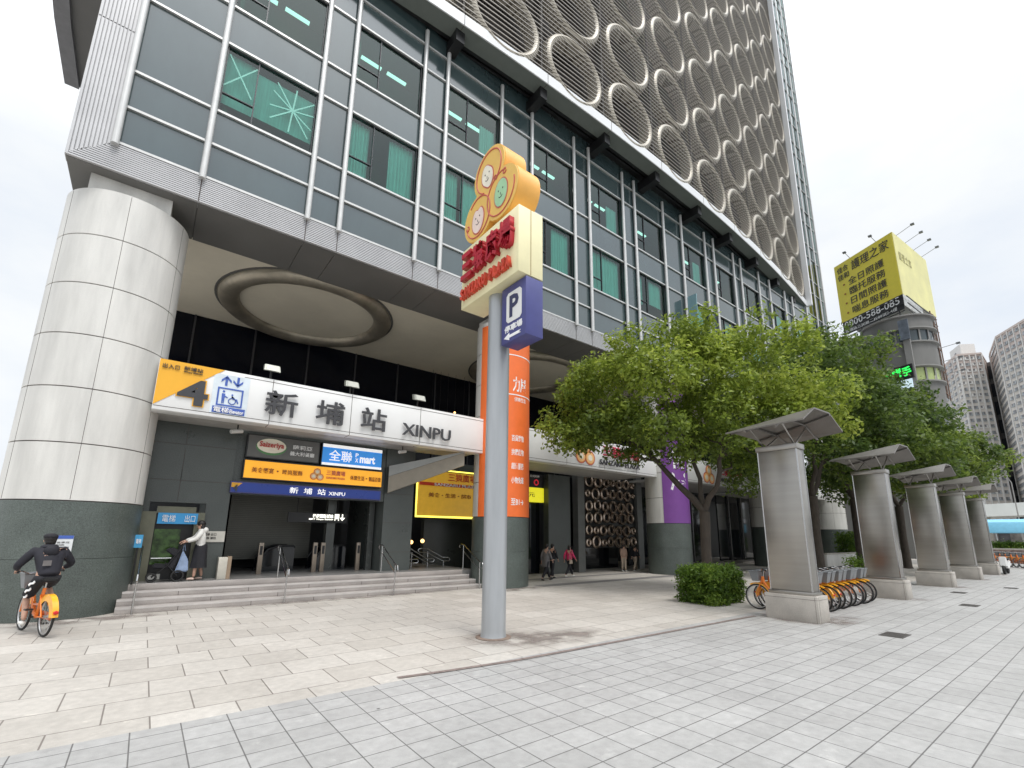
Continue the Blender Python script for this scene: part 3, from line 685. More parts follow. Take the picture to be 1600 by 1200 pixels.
# exit number field
yp = YB - .012
mb = MB(); mb.prism([(-.27, yp, 5.1), (-.27, yp, 6.335), (1.17, yp, 6.335)], (0, .01, 0)); mb.build('exit_field', YEL, T)
text('4', (.16, yp - .012, 5.18), .74, .76, YEL, T, depth=.008, bold=.05, name='exit_number')
text('4', (.19, yp - .03, 5.2), .68, .71, CHAR, T, depth=.01, bold=.03, name='exit_number')
text('出入口', (-.2, yp - .01, 6.1), .36, .13, INK, T, bold=.0); text('新埔站', (.26, yp - .01, 6.13), .42, .11, INK, T, bold=.0); text('Xinpu Station', (.26, yp - .01, 6.06), .42, .05, INK, T)
mb = MB(); mb.box((.95, YB - .011, 5.09), (1.82, YB - .001, 6.22)); mb.build('lift_panel', PALEBLUE, T)
mb = MB(); yq = YB - .022
def poly(pts): mb.prism([(p[0], yq, p[1]) for p in pts], (0, .01, 0))
def arrow(cx, z0, z1):
    s = 1 if z1 > z0 else -1
    poly([(cx - .03, z0), (cx + .03, z0), (cx + .03, z1 - s * .05), (cx - .03, z1 - s * .05)])
    poly([(cx, z1), (cx - .12, z1 - s * .13), (cx - .12, z1 - s * .2), (cx, z1 - s * .07)]); poly([(cx, z1), (cx + .12, z1 - s * .13), (cx + .12, z1 - s * .2), (cx, z1 - s * .07)])
arrow(1.25, 5.9, 6.19); arrow(1.53, 6.19, 5.9)
for a, b, c, d in ((1.07, 5.32, 1.11, 5.84), (1.65, 5.32, 1.69, 5.84), (1.11, 5.32, 1.65, 5.36), (1.11, 5.8, 1.65, 5.84)): poly([(a, b), (c, b), (c, d), (a, d)])
poly([(1.0, 5.11), (1.78, 5.11), (1.78, 5.29), (1.0, 5.29)])
# standing figure and wheelchair pictogram
poly([(1.19, 5.39), (1.215, 5.39), (1.22, 5.55), (1.225, 5.39), (1.25, 5.39), (1.26, 5.67), (1.18, 5.67)]); poly([(1.255, 5.62), (1.33, 5.57), (1.33, 5.55), (1.255, 5.58)])
poly([(1.22 + .032 * math.cos(a * .7854), 5.73 + .032 * math.sin(a * .7854)) for a in range(8)])
poly([(1.43 + .025 * math.cos(a * .7854), 5.66 + .025 * math.sin(a * .7854)) for a in range(8)])
poly([(1.415, 5.62), (1.445, 5.62), (1.45, 5.53), (1.53, 5.53), (1.57, 5.43), (1.6, 5.44), (1.555, 5.555), (1.42, 5.555)])
mb.ring((1.44, yq + .003, 5.48), .085, .012, 'Y', 20, 4); mb.build('lift_symbols', BLUE, T)
text('電梯', (1.03, YB - .034, 5.125), .36, .15, TXTW, T, depth=.01, bold=.008); text('Elevator', (1.41, YB - .034, 5.13), .34, .11, TXTW, T, depth=.01, bold=.02)
text('新', (2.25, YB - .06, 5.25), .88, .74, CHAR, T, depth=.05, bold=.012); text('埔', (3.66, YB - .06, 5.22), .86, .74, CHAR, T, depth=.05, bold=.012); text('站', (5.06, YB - .06, 5.23), .86, .74, CHAR, T, depth=.05, bold=.012)
text('XINPU', (6.5, YB - .06, 5.23), 1.9, .42, CHAR, T, depth=.05, bold=.012)
BAND1 = T
def logo(T, cx, cz, s, y, mats_, dirx=(1, 0, 0)):
    """three round lobes with outline and a small pale oval in each"""
    xd = Vector(dirx); nn = xd.cross(Vector((0, 0, 1)))
    for (lx, lz) in ((0, .42), (-.42, -.2), (.4, -.25)):
        c = Vector((cx, y, cz)) + xd * lx * s + Vector((0, 0, lz * s))
        for k, (rr, m_) in enumerate(zip((.47, .4, .34, .2), mats_)):
            mb = MB(); mb.prism([c + xd * rr * s * math.cos(a * .3142) + Vector((0, 0, rr * s * math.sin(a * .3142))) + nn * (.006 * k) for a in range(20)], nn * .006)
            mb.build('logo_disc', m_, T)
OR1 = mat('logo_orange', (.85, .36, .1), .5); OR2 = mat('logo_light_orange', (.9, .55, .25), .5)
T2 = band(12.06, 21.05, 'white fascia with orange logo and plaza name, partly behind the tree', (14.4, 16.9, 19.3))
logo(T2, 15.6, 5.62, .72, YB - .012, (EMBRED, OR1, OR2, FACEW))
text('三猿廣場', (16.75, YB - .05, 5.62), 2.75, .55, mat('crimson', (.5, .02, .06), .4), T2, depth=.04, bold=.01); text('SANZARU PLAZA', (16.5, YB - .05, 5.2), 3.0, .26, CHAR, T2, depth=.04, bold=.02)
T3 = band(23.2, 32.8, 'white fascia with a small orange logo between the purple bannered column and the next', (26, 28.5, 31))
logo(T3, 26.2, 5.5, .7, YB - .012, (EMBRED, OR1, OR2, FACEW)); text('SANZARU PLAZA', (27.2, YB - .05, 5.2), 3.0, .26, CHAR, T3, depth=.04, bold=.02); text('三猿廣場', (27.3, YB - .05, 5.62), 2.75, .55, MATS['crimson'], T3, depth=.04, bold=.01)
band(34.9, 44.1, 'plain white fascia farthest right under the glass tower, behind the trees', (38, 41))
# floodlights on the band
for i, (x, lab) in enumerate(((2.34, 'grey floodlight on the fascia above the first large character'), (4.7, 'grey floodlight on the fascia above the second and third characters'), (7.11, 'grey floodlight on the fascia above the Latin station name'))):
    T = thing('floodlight', lab, 'floodlight', (x, YB + .12, ZB1), 'floodlights along the station fascia')
    mb = MB(); mb.prism([(x - .22, YB - .12, ZB1 + .2), (x + .22, YB - .12, ZB1 + .2), (x + .2, YB - .04, ZB1 + .42), (x - .2, YB - .04, ZB1 + .42)], (0, .22, .06), .015); mb.build('housing', mat('lamp_housing', (.33, .34, .3), .4, .3), T)
    mb = MB(); mb.prism([(x - .17, YB - .129, ZB1 + .22), (x + .17, YB - .129, ZB1 + .22), (x + .155, YB - .058, ZB1 + .41), (x - .155, YB - .058, ZB1 + .41)], (0, .006, -.002)); mb.build('lens', mat('lamp_lens', (.5, .5, .44), .15), T)
    mb = MB(); mb.tube([(x, YB + .14, ZB1), (x, YB + .1, ZB1 + .25)], .03, 8); mb.build('bracket', BLACK, T)
for (x, lab) in ((1.72, 'small white camera under the fascia left of the sign boxes'), (6.95, 'small white camera under the fascia right of the blue shop sign')):
    T = thing('security_camera', lab, 'camera', (x, 15.7, 4.9), 'security cameras under the station fascia')
    mb = MB(); mb.tube([(x + .18, 15.75, 4.86), (x - .12, 15.6, 4.78)], .06, 10); mb.build('body', mat('cam_white', (.6, .6, .58), .4), T)
    mb = MB(); mb.tube([(x + .05, 15.7, 5.02), (x + .05, 15.7, 4.86)], .02, 8); mb.build('mount', BLACK, T)

# ================================================================== STATION ENTRANCE SIGNS
def lightbox(label, x0, x1, z0, z1, y, dep, face, frame=BLACK, cat='sign'):
    T = thing('lightbox_sign', label, cat, ((x0 + x1) / 2, y + dep / 2, z0))
    mb = MB(); mb.box((x0, y, z0), (x1, y + dep, z1)); mb.build('housing', frame, T)
    mb = MB(); mb.box((x0 + .03, y - .012, z0 + .03), (x1 - .03, y - .001, z1 - .03)); mb.build('face', face, T); return T
GREYBOX = mat('grey_sign', (.12, .12, .115), .4)
T = lightbox('grey sign box with an oval restaurant logo above the long orange one', 2.14, 4.3, 4.18, 4.92, 16.3, .24, GREYBOX)
def ell(T, cx, cz, a, b, y, m_, name='logo_disc'):
    mb = MB(); mb.prism([(cx + a * math.cos(i * .2618), y, cz + b * math.sin(i * .2618)) for i in range(24)], (0, .004, 0)); mb.build(name, m_, T)
ell(T, 2.83, 4.57, .44, .27, 16.28, mat('leaf_green', (.09, .25, .09), .5)); ell(T, 2.83, 4.6, .42, .23, 16.274, FACEW)
text('Saizeriya', (2.48, 16.262, 4.5), .7, .22, mat('script_red', (.5, .06, .05), .5), T, bold=.02); text('薩莉亞', (3.45, 16.28, 4.57), .6, .14, TXTW, T); text('義大利餐廳', (3.38, 16.28, 4.36), .75, .14, TXTW, T)
MARTB = mat('mart_blue', (.03, .2, .6), .35, emit=(.05, .35, .9), es=.35)
T = lightbox('bright blue supermarket sign box with white bands, above right end of the orange sign', 4.36, 6.5, 4.14, 4.92, 16.3, .24, MARTB)
WLIT = mat('lit_white', (.85, .85, .85), .4, emit=(1, 1, 1), es=.45)
mb = MB(); mb.box((4.39, 16.274, 4.78), (6.47, 16.286, 4.89)); mb.box((4.39, 16.274, 4.17), (6.47, 16.286, 4.25)); mb.build('white_band', WLIT, T)
text('全聯', (4.6, 16.262, 4.32), .78, .38, WLIT, T, bold=.005)
for k in range(2): text('PX'[k], (5.5, 16.262, 4.53 - .18 * k), .1, .14, WLIT, T)
text('mart', (5.66, 16.262, 4.34), .55, .26, WLIT, T, bold=.03)
OLIT = mat('lit_orange', (.85, .42, .03), .4, emit=(1, .42, .02), es=.45, var=.12, scale=1.2)
T = lightbox('long glowing orange sign box with a small logo and brown lettering', 2.12, 6.55, 3.52, 4.12, 16.3, .24, OLIT)
BROWN = mat('sign_brown', (.3, .1, .02), .5)
text('美食饗宴', (2.35, 16.28, 3.72), .62, .17, BROWN, T); text('•', (3.05, 16.28, 3.78), .06, .06, BROWN, T); text('時尚服飾', (3.22, 16.28, 3.72), .6, .17, BROWN, T)
logo(T, 4.28, 3.8, .25, 16.285, (EMBRED, OR1, OR2, FACEW)); text('三猿廣場', (4.58, 16.28, 3.82), .62, .17, EMBRED, T); text('SANZARU PLAZA', (4.58, 16.28, 3.7), .62, .07, EMBRED, T)
text('休閒生活', (5.38, 16.28, 3.72), .5, .16, BROWN, T); text('•', (5.93, 16.28, 3.78), .05, .05, BROWN, T); text('精品百貨', (6.04, 16.28, 3.72), .44, .16, BROWN, T)
T = lightbox('dark blue station name sign over the dark station gate', 1.86, 6.55, 3.08, 3.42, 16.36, .18, DBLUE, NAVY)
text('新', (3.5, 16.34, 3.15), .26, .2, WLIT, T); text('埔', (3.93, 16.34, 3.15), .26, .2, WLIT, T); text('站', (4.36, 16.34, 3.15), .26, .2, WLIT, T); text('XINPU', (4.72, 16.34, 3.155), .55, .12, WLIT, T)
mb = MB(); mb.prism([(1.88, 16.342, 3.38), (2.16, 16.342, 3.38), (2.02, 16.342, 3.24), (1.88, 16.342, 3.24)], (0, .005, 0)); mb.build('exit_field', YEL, T); text('4', (1.93, 16.332, 3.12), .12, .2, CHAR, T, bold=.03)
T = thing('hanging_sign', 'small black hanging sign with lit white lettering and a train symbol inside the gate', 'sign', (4.9, 18, 2.3))
mb = MB(); mb.box((3.9, 18.0, 2.28), (5.95, 18.08, 2.62)); mb.build('panel', BLACK, T)
mb = MB(); mb.tube([(4.2, 18.04, 2.62), (4.2, 18.04, 3.6)], .012, 6); mb.tube([(5.6, 18.04, 2.62), (5.6, 18.04, 3.6)], .012, 6); mb.build('hanger', BLACK, T)
LITW = mat('bright_white', (.9, .9, .9), .4, emit=(1, .98, .85), es=1.4)
text('往捷運新埔站', (4.72, 17.985, 2.45), .72, .13, LITW, T, bold=.02); text('MRT Xinpu Station', (4.6, 17.985, 2.36), .84, .07, LITW, T, bold=.01)
mb = MB(); 
for a, b, c, d in ((5.5, 2.46, 5.66, 2.6), (5.5, 2.42, 5.66, 2.445), (5.5, 2.36, 5.53, 2.41), (5.63, 2.36, 5.66, 2.41)): mb.box((a, 17.985, b), (c, 17.998, d))
mb.prism([(5.78, 17.985, 2.36), (5.68, 17.985, 2.47), (5.88, 17.985, 2.47)], (0, .01, 0)); mb.box((5.76, 17.985, 2.471), (5.8, 17.998, 2.6)); mb.build('symbols', LITW, T)
# escalators and gate posts
for i, (x, lab) in enumerate(((3.7, 'dark escalator balustrade left of the tan gate posts'), (5.5, 'dark escalator balustrade right of the tan gate posts'))):
    T = thing('escalator', lab, 'escalator', (x, 19, .6), 'escalators behind the station gate')
    mb = MB()
    pr = [(x - .5, .6), (x - .45, 1.0), (x - .25, 1.3), (x + .1, 1.42), (x + .55, 1.42), (x + .6, 1.36), (x + .6, .6)]
    mb.prism([(a, 18.3, z) for a, z in pr], (0, .06, 0)); mb.build('balustrade', DARKGLASS, T); mb = MB(); mb.prism([(a, 19.3, z) for a, z in pr], (0, .06, 0)); mb.build('balustrade', DARKGLASS, T)
    for y in (18.33, 19.33): mb = MB(); mb.tube([(a, y, z + .03) for a, z in pr[1:6]], .04, 8); mb.build('handrail', BLACK, T)
    mb = MB(); mb.box((x - .4, 18.4, .6), (x + .6, 19.26, .64)); mb.build('landing', mat('landing', (.25, .25, .26), .3, .7), T)
TANP = mat('gate_post', (.3, .25, .2), .35, .5)
for x, lab in ((3.05, 'steel gate post left of the first escalator'), (4.72, 'tan gate post, left one of the close pair between the escalators'), (4.98, 'steel gate post, right one of the close pair between the escalators'), (6.22, 'steel gate post at the right end of the escalators')):
    T = thing('gate_post', lab, 'post', (x, 17.3, .6), 'posts in front of the escalators')
    mb = MB(); mb.box((x - .07, 17.25, .6), (x + .07, 17.37, 1.58), .01); mb.build('shaft', TANP, T)
    mb = MB(); mb.box((x - .04, 17.24, 1.2), (x + .04, 17.249, 1.48)); mb.build('slot', BLACK, T)
T = thing('notice_post', 'cream waste bin shaped cabinet beside the granite wall at the gate', 'cabinet', (1.98, 16.15, .6))
mb = MB(); mb.box((1.78, 16.0, .6), (2.0, 16.3, 1.2), .01); mb.build('body', mat('cab_cream', (.55, .52, .45), .5), T); mb = MB(); mb.box((2.001, 16.02, .6), (2.1, 16.28, 1.22)); mb.build('side', mat('cab_tan', (.3, .22, .15), .5), T)
# lift
T = thing('lift_entrance', 'green granite framed lift with glass door and blue header sign behind the steps', 'lift', (.68, 16.5, .6))
mb = MB(); OLV = mat('lift_frame', (.14, .14, .1), .3, .3, var=.2, scale=2)
mb.box((-.12, 16.4, .6), (.2, 16.8, 2.45)); mb.box((1.1, 16.4, .6), (1.33, 16.8, 2.45)); mb.box((.2, 16.4, 2.42), (1.1, 16.8, 2.6)); mb.build('frame', OLV, T)
mb = MB(); mb.box((.24, 16.37, 2.12), (1.16, 16.395, 2.42)); mb.build('header_sign', mat('lift_blue', (.03, .2, .42), .4, emit=(.03, .25, .5), es=.3), T)
text('電梯', (.34, 16.36, 2.17), .3, .2, TXTW, T, bold=.0); text('出口', (.86, 16.36, 2.17), .24, .2, TXTW, T, bold=.0)
mb = MB(); mb.box((.2, 16.66, .6), (1.1, 16.7, 2.12)); mb.build('cabin', BLACK, T)
mb = MB(); mb.face([(.22, 16.6, 1.02), (.82, 16.6, 1.02), (.82, 16.6, 1.98), (.22, 16.6, 1.98)]); mb.build('pane', mat('painted_reflection_pane', (.05, .1, .025), .08, .2, var=.8, scale=5), T)  # mottled green painted in for trees the glass would reflect
mb = MB(); mb.tube([(.24, 16.56, 1.18), (.84, 16.56, 1.18)], .02, 8); mb.build('grab_rail', STEEL_RAIL, T)
mb = MB(); mb.box((.22, 16.58, .62), (.5, 16.61, .76)); mb.build('kick_panel', mat('kick', (.5, .5, .48), .4), T)
T = thing('wall_notice', 'cream notice plate on the dark granite wall right of the lift', 'notice', (1.62, 16.49, 1.68))
mb = MB(); mb.box((1.34, 16.465, 1.62), (1.9, 16.488, 1.93)); mb.build('plate', mat('notice_cream', (.6, .58, .52), .5), T); text('電梯 出口', (1.38, 16.46, 1.8), .3, .08, INK, T, depth=.004); text('服務 資訊', (1.38, 16.46, 1.7), .3, .07, INK, T, depth=.004)
T = thing('column_notice', 'white notice with blue header fixed to the big left column above the rider', 'notice', (-1.42, 14.48, 1.5))
mb = MB(); mb.box((-1.6, 14.48, 1.33), (-1.22, 14.505, 1.8)); mb.build('board', mat('notice_white', (.72, .74, .75), .4), T); mb = MB(); mb.box((-1.6, 14.472, 1.73), (-1.22, 14.479, 1.8)); mb.build('header', BLUE, T)
for k in range(5): text('公告事項說明文字'[k:k + 4], (-1.55, 14.472, 1.64 - k * .055), .2 if k % 2 else .28, .03, INK, T, depth=.003)
T = thing('column_plate', 'small blue plate on the right edge of the big left column', 'sign', (-.1, 15.4, 1.6))
mb = MB(); mb.box((-.16, 15.5, 1.5), (.0, 15.53, 1.82)); mb.build('plate', mat('plate_blue', (.05, .3, .55), .4), T); text('電梯', (-.13, 15.488, 1.6), .1, .12, TXTW, T, depth=.004); mb = MB(); mb.tube([(-.08, 15.54, .6), (-.08, 15.54, 1.5)], .02, 6); mb.build('post', BLACK, T)
# glass canopy edge and glowing yellow shop sign
T = thing('glass_canopy', 'pale glass canopy edge running from the granite pier towards the orange bannered column', 'canopy', (8, 15.8, 3.5))
FROST = mat('frosted_edge', (.3, .31, .3), .25, var=.15, scale=.7); FROST2 = mat('frosted_tan', (.27, .24, .19), .35, var=.1)
def slab(za0, za1, zb0, zb1, off, m_, nm):
    mb = MB(); mb.prism([(6.78, 16.3 + off, za0), (9.2, 15.0 + off, zb0), (9.2, 15.0 + off, zb1), (6.78, 16.3 + off, za1)], (.06, .1, 0)); mb.build(nm, m_, T)
slab(3.36, 3.95, 4.47, 4.95, 0, FROST2, 'lower_panel'); slab(3.96, 4.35, 4.96, 5.0, 0, FROST, 'upper_panel')
GLOW = mat('neon_yellow', (.9, .8, .1), .4, emit=(1, .85, .12), es=1.6); AMBER = mat('amber_face', (.5, .3, .03), .35, emit=(.6, .33, .03), es=.35)
T = thing('shop_sign', 'amber shop sign with glowing yellow border half hidden by the orange bannered column', 'sign', (10.5, 18.5, 2.6))
mb = MB(); mb.box((8.95, 18.5, 2.6), (12.3, 18.7, 4.75)); mb.build('box', BLACK, T); mb = MB(); mb.box((9.05, 18.47, 2.7), (12.25, 18.499, 4.65)); mb.build('face', AMBER, T)
mb = MB(); mb.tube([(9.0, 18.48, 4.75), (9.0, 18.48, 2.65), (12.3, 18.48, 2.65)], .045, 8); mb.tube([(9.0, 18.48, 4.72), (12.3, 18.48, 4.72)], .03, 8); mb.build('neon_border', GLOW, T)
mb = MB(); mb.box((9.1, 18.45, 4.0), (12.2, 18.468, 4.14)); mb.build('red_strip', ORED, T)
text('三猿廣場', (10.5, 18.45, 4.25), 1.5, .36, ORED, T); text('SANZARU PLAZA', (9.8, 18.44, 4.01), 2.3, .12, TXTW, T, bold=.02); text('美食・生活・超市', (9.55, 18.46, 3.5), 2.2, .2, BROWN, T, bold=.02)
T = thing('shop_sign', 'black sign with red characters above the bright yellow one by the cafe window', 'sign', (14.6, 18.2, 4.4))
mb = MB(); mb.box((12.3, 18.2, 4.3), (16.0, 18.4, 4.98)); mb.build('box', BLACK, T); text('新鮮丼', (13.3, 18.19, 4.42), 1.5, .45, mat('hot_red', (.7, .03, .05), .4, emit=(.8, .03, .05), es=.3), T, bold=.02); text('日式料理', (15.1, 18.19, 4.8), .6, .12, TXTW, T, bold=.02)
mb = MB(); mb.ring((15.5, 18.19, 4.55), .13, .035, 'Y', 20, 6); mb.build('red_ring', MATS['hot_red'], T)
T = thing('shop_sign', 'bright lemon yellow price sign beside the orange bannered column', 'sign', (14.6, 18.2, 3.7))
mb = MB(); mb.box((12.3, 18.2, 3.55), (16.02, 18.4, 4.28)); mb.build('box', mat('lemon', (.85, .78, .02), .4, emit=(1, .92, .03), es=.5), T); text('188元', (14.4, 18.19, 3.8), 1.0, .22, mat('olive', (.35, .33, .05), .5), T)
T = thing('round_shop_emblem', 'round lit white and green emblem hanging in the cafe window', 'sign', (14.7, 18.1, 1.5))
mb = MB(); mb.ring((14.55, 18.4, 1.55), .25, .05, 'Y', 24, 6); mb.build('rim', mat('emblem_dk_green', (.02, .2, .1), .4), T); mb = MB(); mb.prism([(14.55 + .25 * math.cos(a * .3), 18.39, 1.55 + .25 * math.sin(a * .3)) for a in range(21)], (0, .03, 0)); mb.build('disc', LITW, T)
mb = MB(); mb.prism([(14.45, 18.37, 1.38), (14.65, 18.37, 1.38), (14.68, 18.37, 1.6), (14.55, 18.37, 1.74), (14.42, 18.37, 1.6)], (0, .012, 0)); mb.build('figure', MATS['emblem_dk_green'], T)
mb = MB(); mb.tube([(14.55, 18.4, 1.8), (14.55, 18.4, 3.5)], .01, 5); mb.build('cord', BLACK, T)
for k, (x, y, z) in enumerate(((9.4, 19.6, 1.55), (9.95, 19.6, 1.6))):
    T = thing('shop_lamp', ('warm round lamp inside the entrance behind the middle looped handrail', 'warm round lamp inside the entrance nearest the orange bannered column')[k], 'lamp', (x, y, z), 'warm lamps inside the shop entrance')
    mb = MB(); mb.ball((x, y, z), .09, 2); mb.build('globe', WARM, T); mb = MB(); mb.tube([(x, y, .6), (x, y, z - .08)], .015, 6); mb.build('stem', BLACK, T)

# ---- banners wrapped on the columns
def banner(c, a0, a1, z0, z1, m_, label):
    cx, cy, r = c
    T = thing('column_banner', label, 'banner', (cx, cy, z0))
    mb = MB(); mb.lathe([(r + .016, z0), (r + .024, z0), (r + .024, z1), (r + .016, z1), (r + .016, z0)], (cx, cy, 0), 32, a0, a1, capt=False); mb.build('cloth', m_, T); return T
def facing(c, az, back=False):   # azimuth on the column of the point seen at camera azimuth az
    cx, cy, r = c; d = math.hypot(cx, cy); ca = math.degrees(math.atan2(cy, cx)); off = R(az - ca)
    s = max(-1, min(1, d * math.sin(off) / r)); return 180 + ca + off * 180 / math.pi - math.degrees(math.asin(s))
c2 = COLS[1]
aL, aR = facing(c2, 56.6), facing(c2, 50.86) + 25
T = banner(c2, aL, aR, 2.57, 10.25, BANNER_O, 'orange banner with white lettering wrapped round the column behind the sign post')
def btxt(s, z, h, w, az, bold=.01, m_=TXTW): text(s, (0, 0, z), w, h, m_, T, depth=.006, bold=bold, cyl=(c2[0], c2[1], c2[2] + .022, facing(c2, az)))
def brow(s, z, h, a0, a1, bold=.008):      # a line of white characters between two bearings
    f0, f1 = facing(c2, a0), facing(c2, a1); text(s, (0, 0, z), R(f1 - f0) * c2[2], h, TXTW, T, depth=.006, bold=bold, cyl=(c2[0], c2[1], c2[2] + .022, (f0 + f1) / 2))
brow('力屋', 7.45, .62, 52.62, 51.0, .02); brow('健康生活', 7.05, .18, 52.4, 51.0)
for z, s_ in ((5.45, '百貨雜物'), (4.9, '拚購趣物'), (4.36, '超值服務'), (3.82, '小物免運'), (3.0, '至B1→')): brow(s_, z, .25, 52.7, 51.2, .015)
mb = MB(); mb.lathe([(c2[2] + .026, 7.3), (c2[2] + .03, 7.3), (c2[2] + .03, 7.34), (c2[2] + .026, 7.34)], (c2[0], c2[1], 0), 24, facing(c2, 53.6), aR, capt=False); mb.lathe([(c2[2] + .026, 8.95), (c2[2] + .03, 8.95), (c2[2] + .03, 8.99), (c2[2] + .026, 8.99)], (c2[0], c2[1], 0), 24, facing(c2, 53.6), aR, capt=False); mb.build('rule', TXTW, T)
c3 = COLS[2]
T = banner(c3, facing(c3, 34.6), facing(c3, 31.76) + 25, 2.57, 10.2, BANNER_P, 'purple banner with white lettering wrapped round the column behind the tree')
text('屋', (0, 0, 4.25), 1.0, .95, TXTW, T, depth=.006, bold=.02, cyl=(c3[0], c3[1], c3[2] + .022, facing(c3, 32.7))); text('物', (0, 0, 5.4), 1.0, .95, TXTW, T, depth=.006, bold=.02, cyl=(c3[0], c3[1], c3[2] + .022, facing(c3, 32.7)))

# ================================================================== POLE SIGN
T = thing('pole_sign', 'tall grey pole with cream sign box, red lettering and orange three lobed emblem', 'pole sign', (5.47, 7.67, 0))
PX, PY, FX, BX = 5.47, 7.67, 5.1, 5.74
mb = MB(); mb.lathe([(.252, 0), (.24, .05), (.232, .12), (.232, 7.0)], (PX, PY, 0), 40); mb.build('pole', POLE, T)
mb = MB(); mb.lathe([(.34, 0), (.34, .012), (.26, .02)], (PX, PY, .001), 40); mb.build('foot_plate', mat('rusty_foot', (.2, .15, .12), .8, var=.3, scale=8), T)
mb = MB(); mb.box((FX, 6.53, 7.0), (BX, 8.68, 8.5), .012); sb = mb.build('sign_box', CREAM, T)
mb = MB(); mb.box((FX + .31, 6.526, 7.01), (FX + .325, 6.531, 8.49)); mb.build('box_seam', mat('seam_rust', (.3, .2, .08), .8), sb)
XD = (0, -1, 0)
for ch, y, z in (('三', 8.55, 7.62), ('猿', 8.06, 7.62), ('廣', 7.56, 7.62), ('場', 7.08, 7.62)):
    text(ch, (FX - .002, y, z), .43, .66, RED3D, T, XD, depth=.12, bold=.035)
for k, ch in enumerate('SANZARUPLAZA'):
    y = 8.6 - k * .147 - (.12 if k > 6 else 0); text(ch, (FX - .002, y, 7.17), .13, .26, ORED, T, XD, depth=.09, bold=.05)
lobes = [((7.68, 10.06), .61), ((7.2, 9.2), .62), ((8.07, 9.1), .6)]; cen = (7.62, 9.42)
def outline(grow=0., n=90):
    P = []
    for i in range(n):
        a = 2 * math.pi * i / n; ux, uz = math.cos(a), math.sin(a); best = .12
        for (c, r) in lobes:
            dx, dz = c[0] - cen[0], c[1] - cen[1]; b = dx * ux + dz * uz; q = b * b - (dx * dx + dz * dz - (r + grow) ** 2)
            if q > 0: best = max(best, b + math.sqrt(q))
        P.append((cen[0] + best * ux, cen[1] + best * uz))
    return P
mb = MB(); mb.prism([(FX + .04, y, z) for y, z in outline()], (BX - FX - .06, 0, 0)); em = mb.build('emblem_body', ORANGE_SIGN, T)
mb = MB(); mb.prism([(FX + .012, y, z) for y, z in outline(-.012)], (.027, 0, 0)); mb.build('emblem_face', EMB_FACE, T)
mb = MB(); xl = FX + .006
for (c, r), a0 in zip(lobes, (262, 140, 20)):
    P = []
    for i in range(33):
        a = R(a0 + 28 + 304 * i / 32); P.append((xl, c[0] + (r - .12) * math.cos(a), c[1] + (r - .1) * math.sin(a)))
    e0 = P[-1]; 
    for i in range(8): a = R(a0 - 20 - 40 * i); P.append((xl, e0[1] + .06 * math.cos(a) - .05 * math.cos(R(a0)), e0[2] + .06 * math.sin(a) - .05 * math.sin(R(a0))))
    mb.tube(P, .016, 6)
mb.build('emblem_outline', EMBRED, T)
for (cy, cz, a, b, m_, kind) in ((7.72, 9.95, .19, .33, FACEW, 0), (7.18, 9.18, .23, .33, FACEG, 1), (8.07, 9.02, .23, .33, FACEP, 2)):
    def shp(g, x, th, mm, nm):
        P = []
        for i in range(28):
            t = 2 * math.pi * i / 28; k = 1.
            if kind == 2: k = 1 - .28 * math.exp(-((t - math.pi / 2) / .35) ** 2)
            if kind == 0: k = 1 + .22 * math.sin(2 * t + .6)
            P.append((x, cy + (a * k + g) * math.cos(t), cz + (b * k + g) * math.sin(t)))
        q = MB(); q.prism(P, (th, 0, 0)); q.build(nm, mm, T)
    shp(.03, FX + .004, .008, EMBRED, 'face_rim'); shp(0, FX - .003, .008, m_, 'face')
    q = MB()
    for sy in (-.08, .08): q.prism([(FX - .008, cy + sy + .018 * math.cos(i), cz + .07 + .022 * math.sin(i)) for i in range(6)], (.006, 0, 0))
    q.tube([(FX - .006, cy + .07 * math.cos(R(200 + 20 * i)), cz - .06 + .06 * math.sin(R(200 + 20 * i))) for i in range(8)], .007, 5)
    q.tube([(FX - .006, cy, cz + .0), (FX - .006, cy, cz - .06)], .007, 5); q.build('features', INK, T)
mb = MB(); mb.box((5.3, 6.53, 5.73), (5.74, 7.34, 6.97), .01); pb = mb.build('parking_box', NAVY, T)
mb = MB(); mb.prism([(5.296, y, z) for y, z in ((6.66, 6.2), (6.72, 6.14), (7.1, 6.14), (7.16, 6.2), (7.16, 6.74), (7.1, 6.8), (6.72, 6.8), (6.66, 6.74))], (-.008, 0, 0)); mb.build('parking_plate', WHITE, pb)
text('P', (5.286, 7.05, 6.24), .3, .48, mat('navy_ink', (.03, .035, .1), .4), pb, XD, depth=.006, bold=.03)
text('停車場', (5.298, 7.22, 5.94), .58, .15, TXTW, pb, XD, depth=.008, bold=.03)
mb = MB(); mb.prism([(5.298, y, z) for y, z in ((7.24, 5.84), (7.06, 5.92), (7.06, 5.87), (6.68, 5.87), (6.74, 5.84), (6.68, 5.81), (7.06, 5.81), (7.06, 5.76))], (-.008, 0, 0)); mb.build('arrow', TXTW, pb)

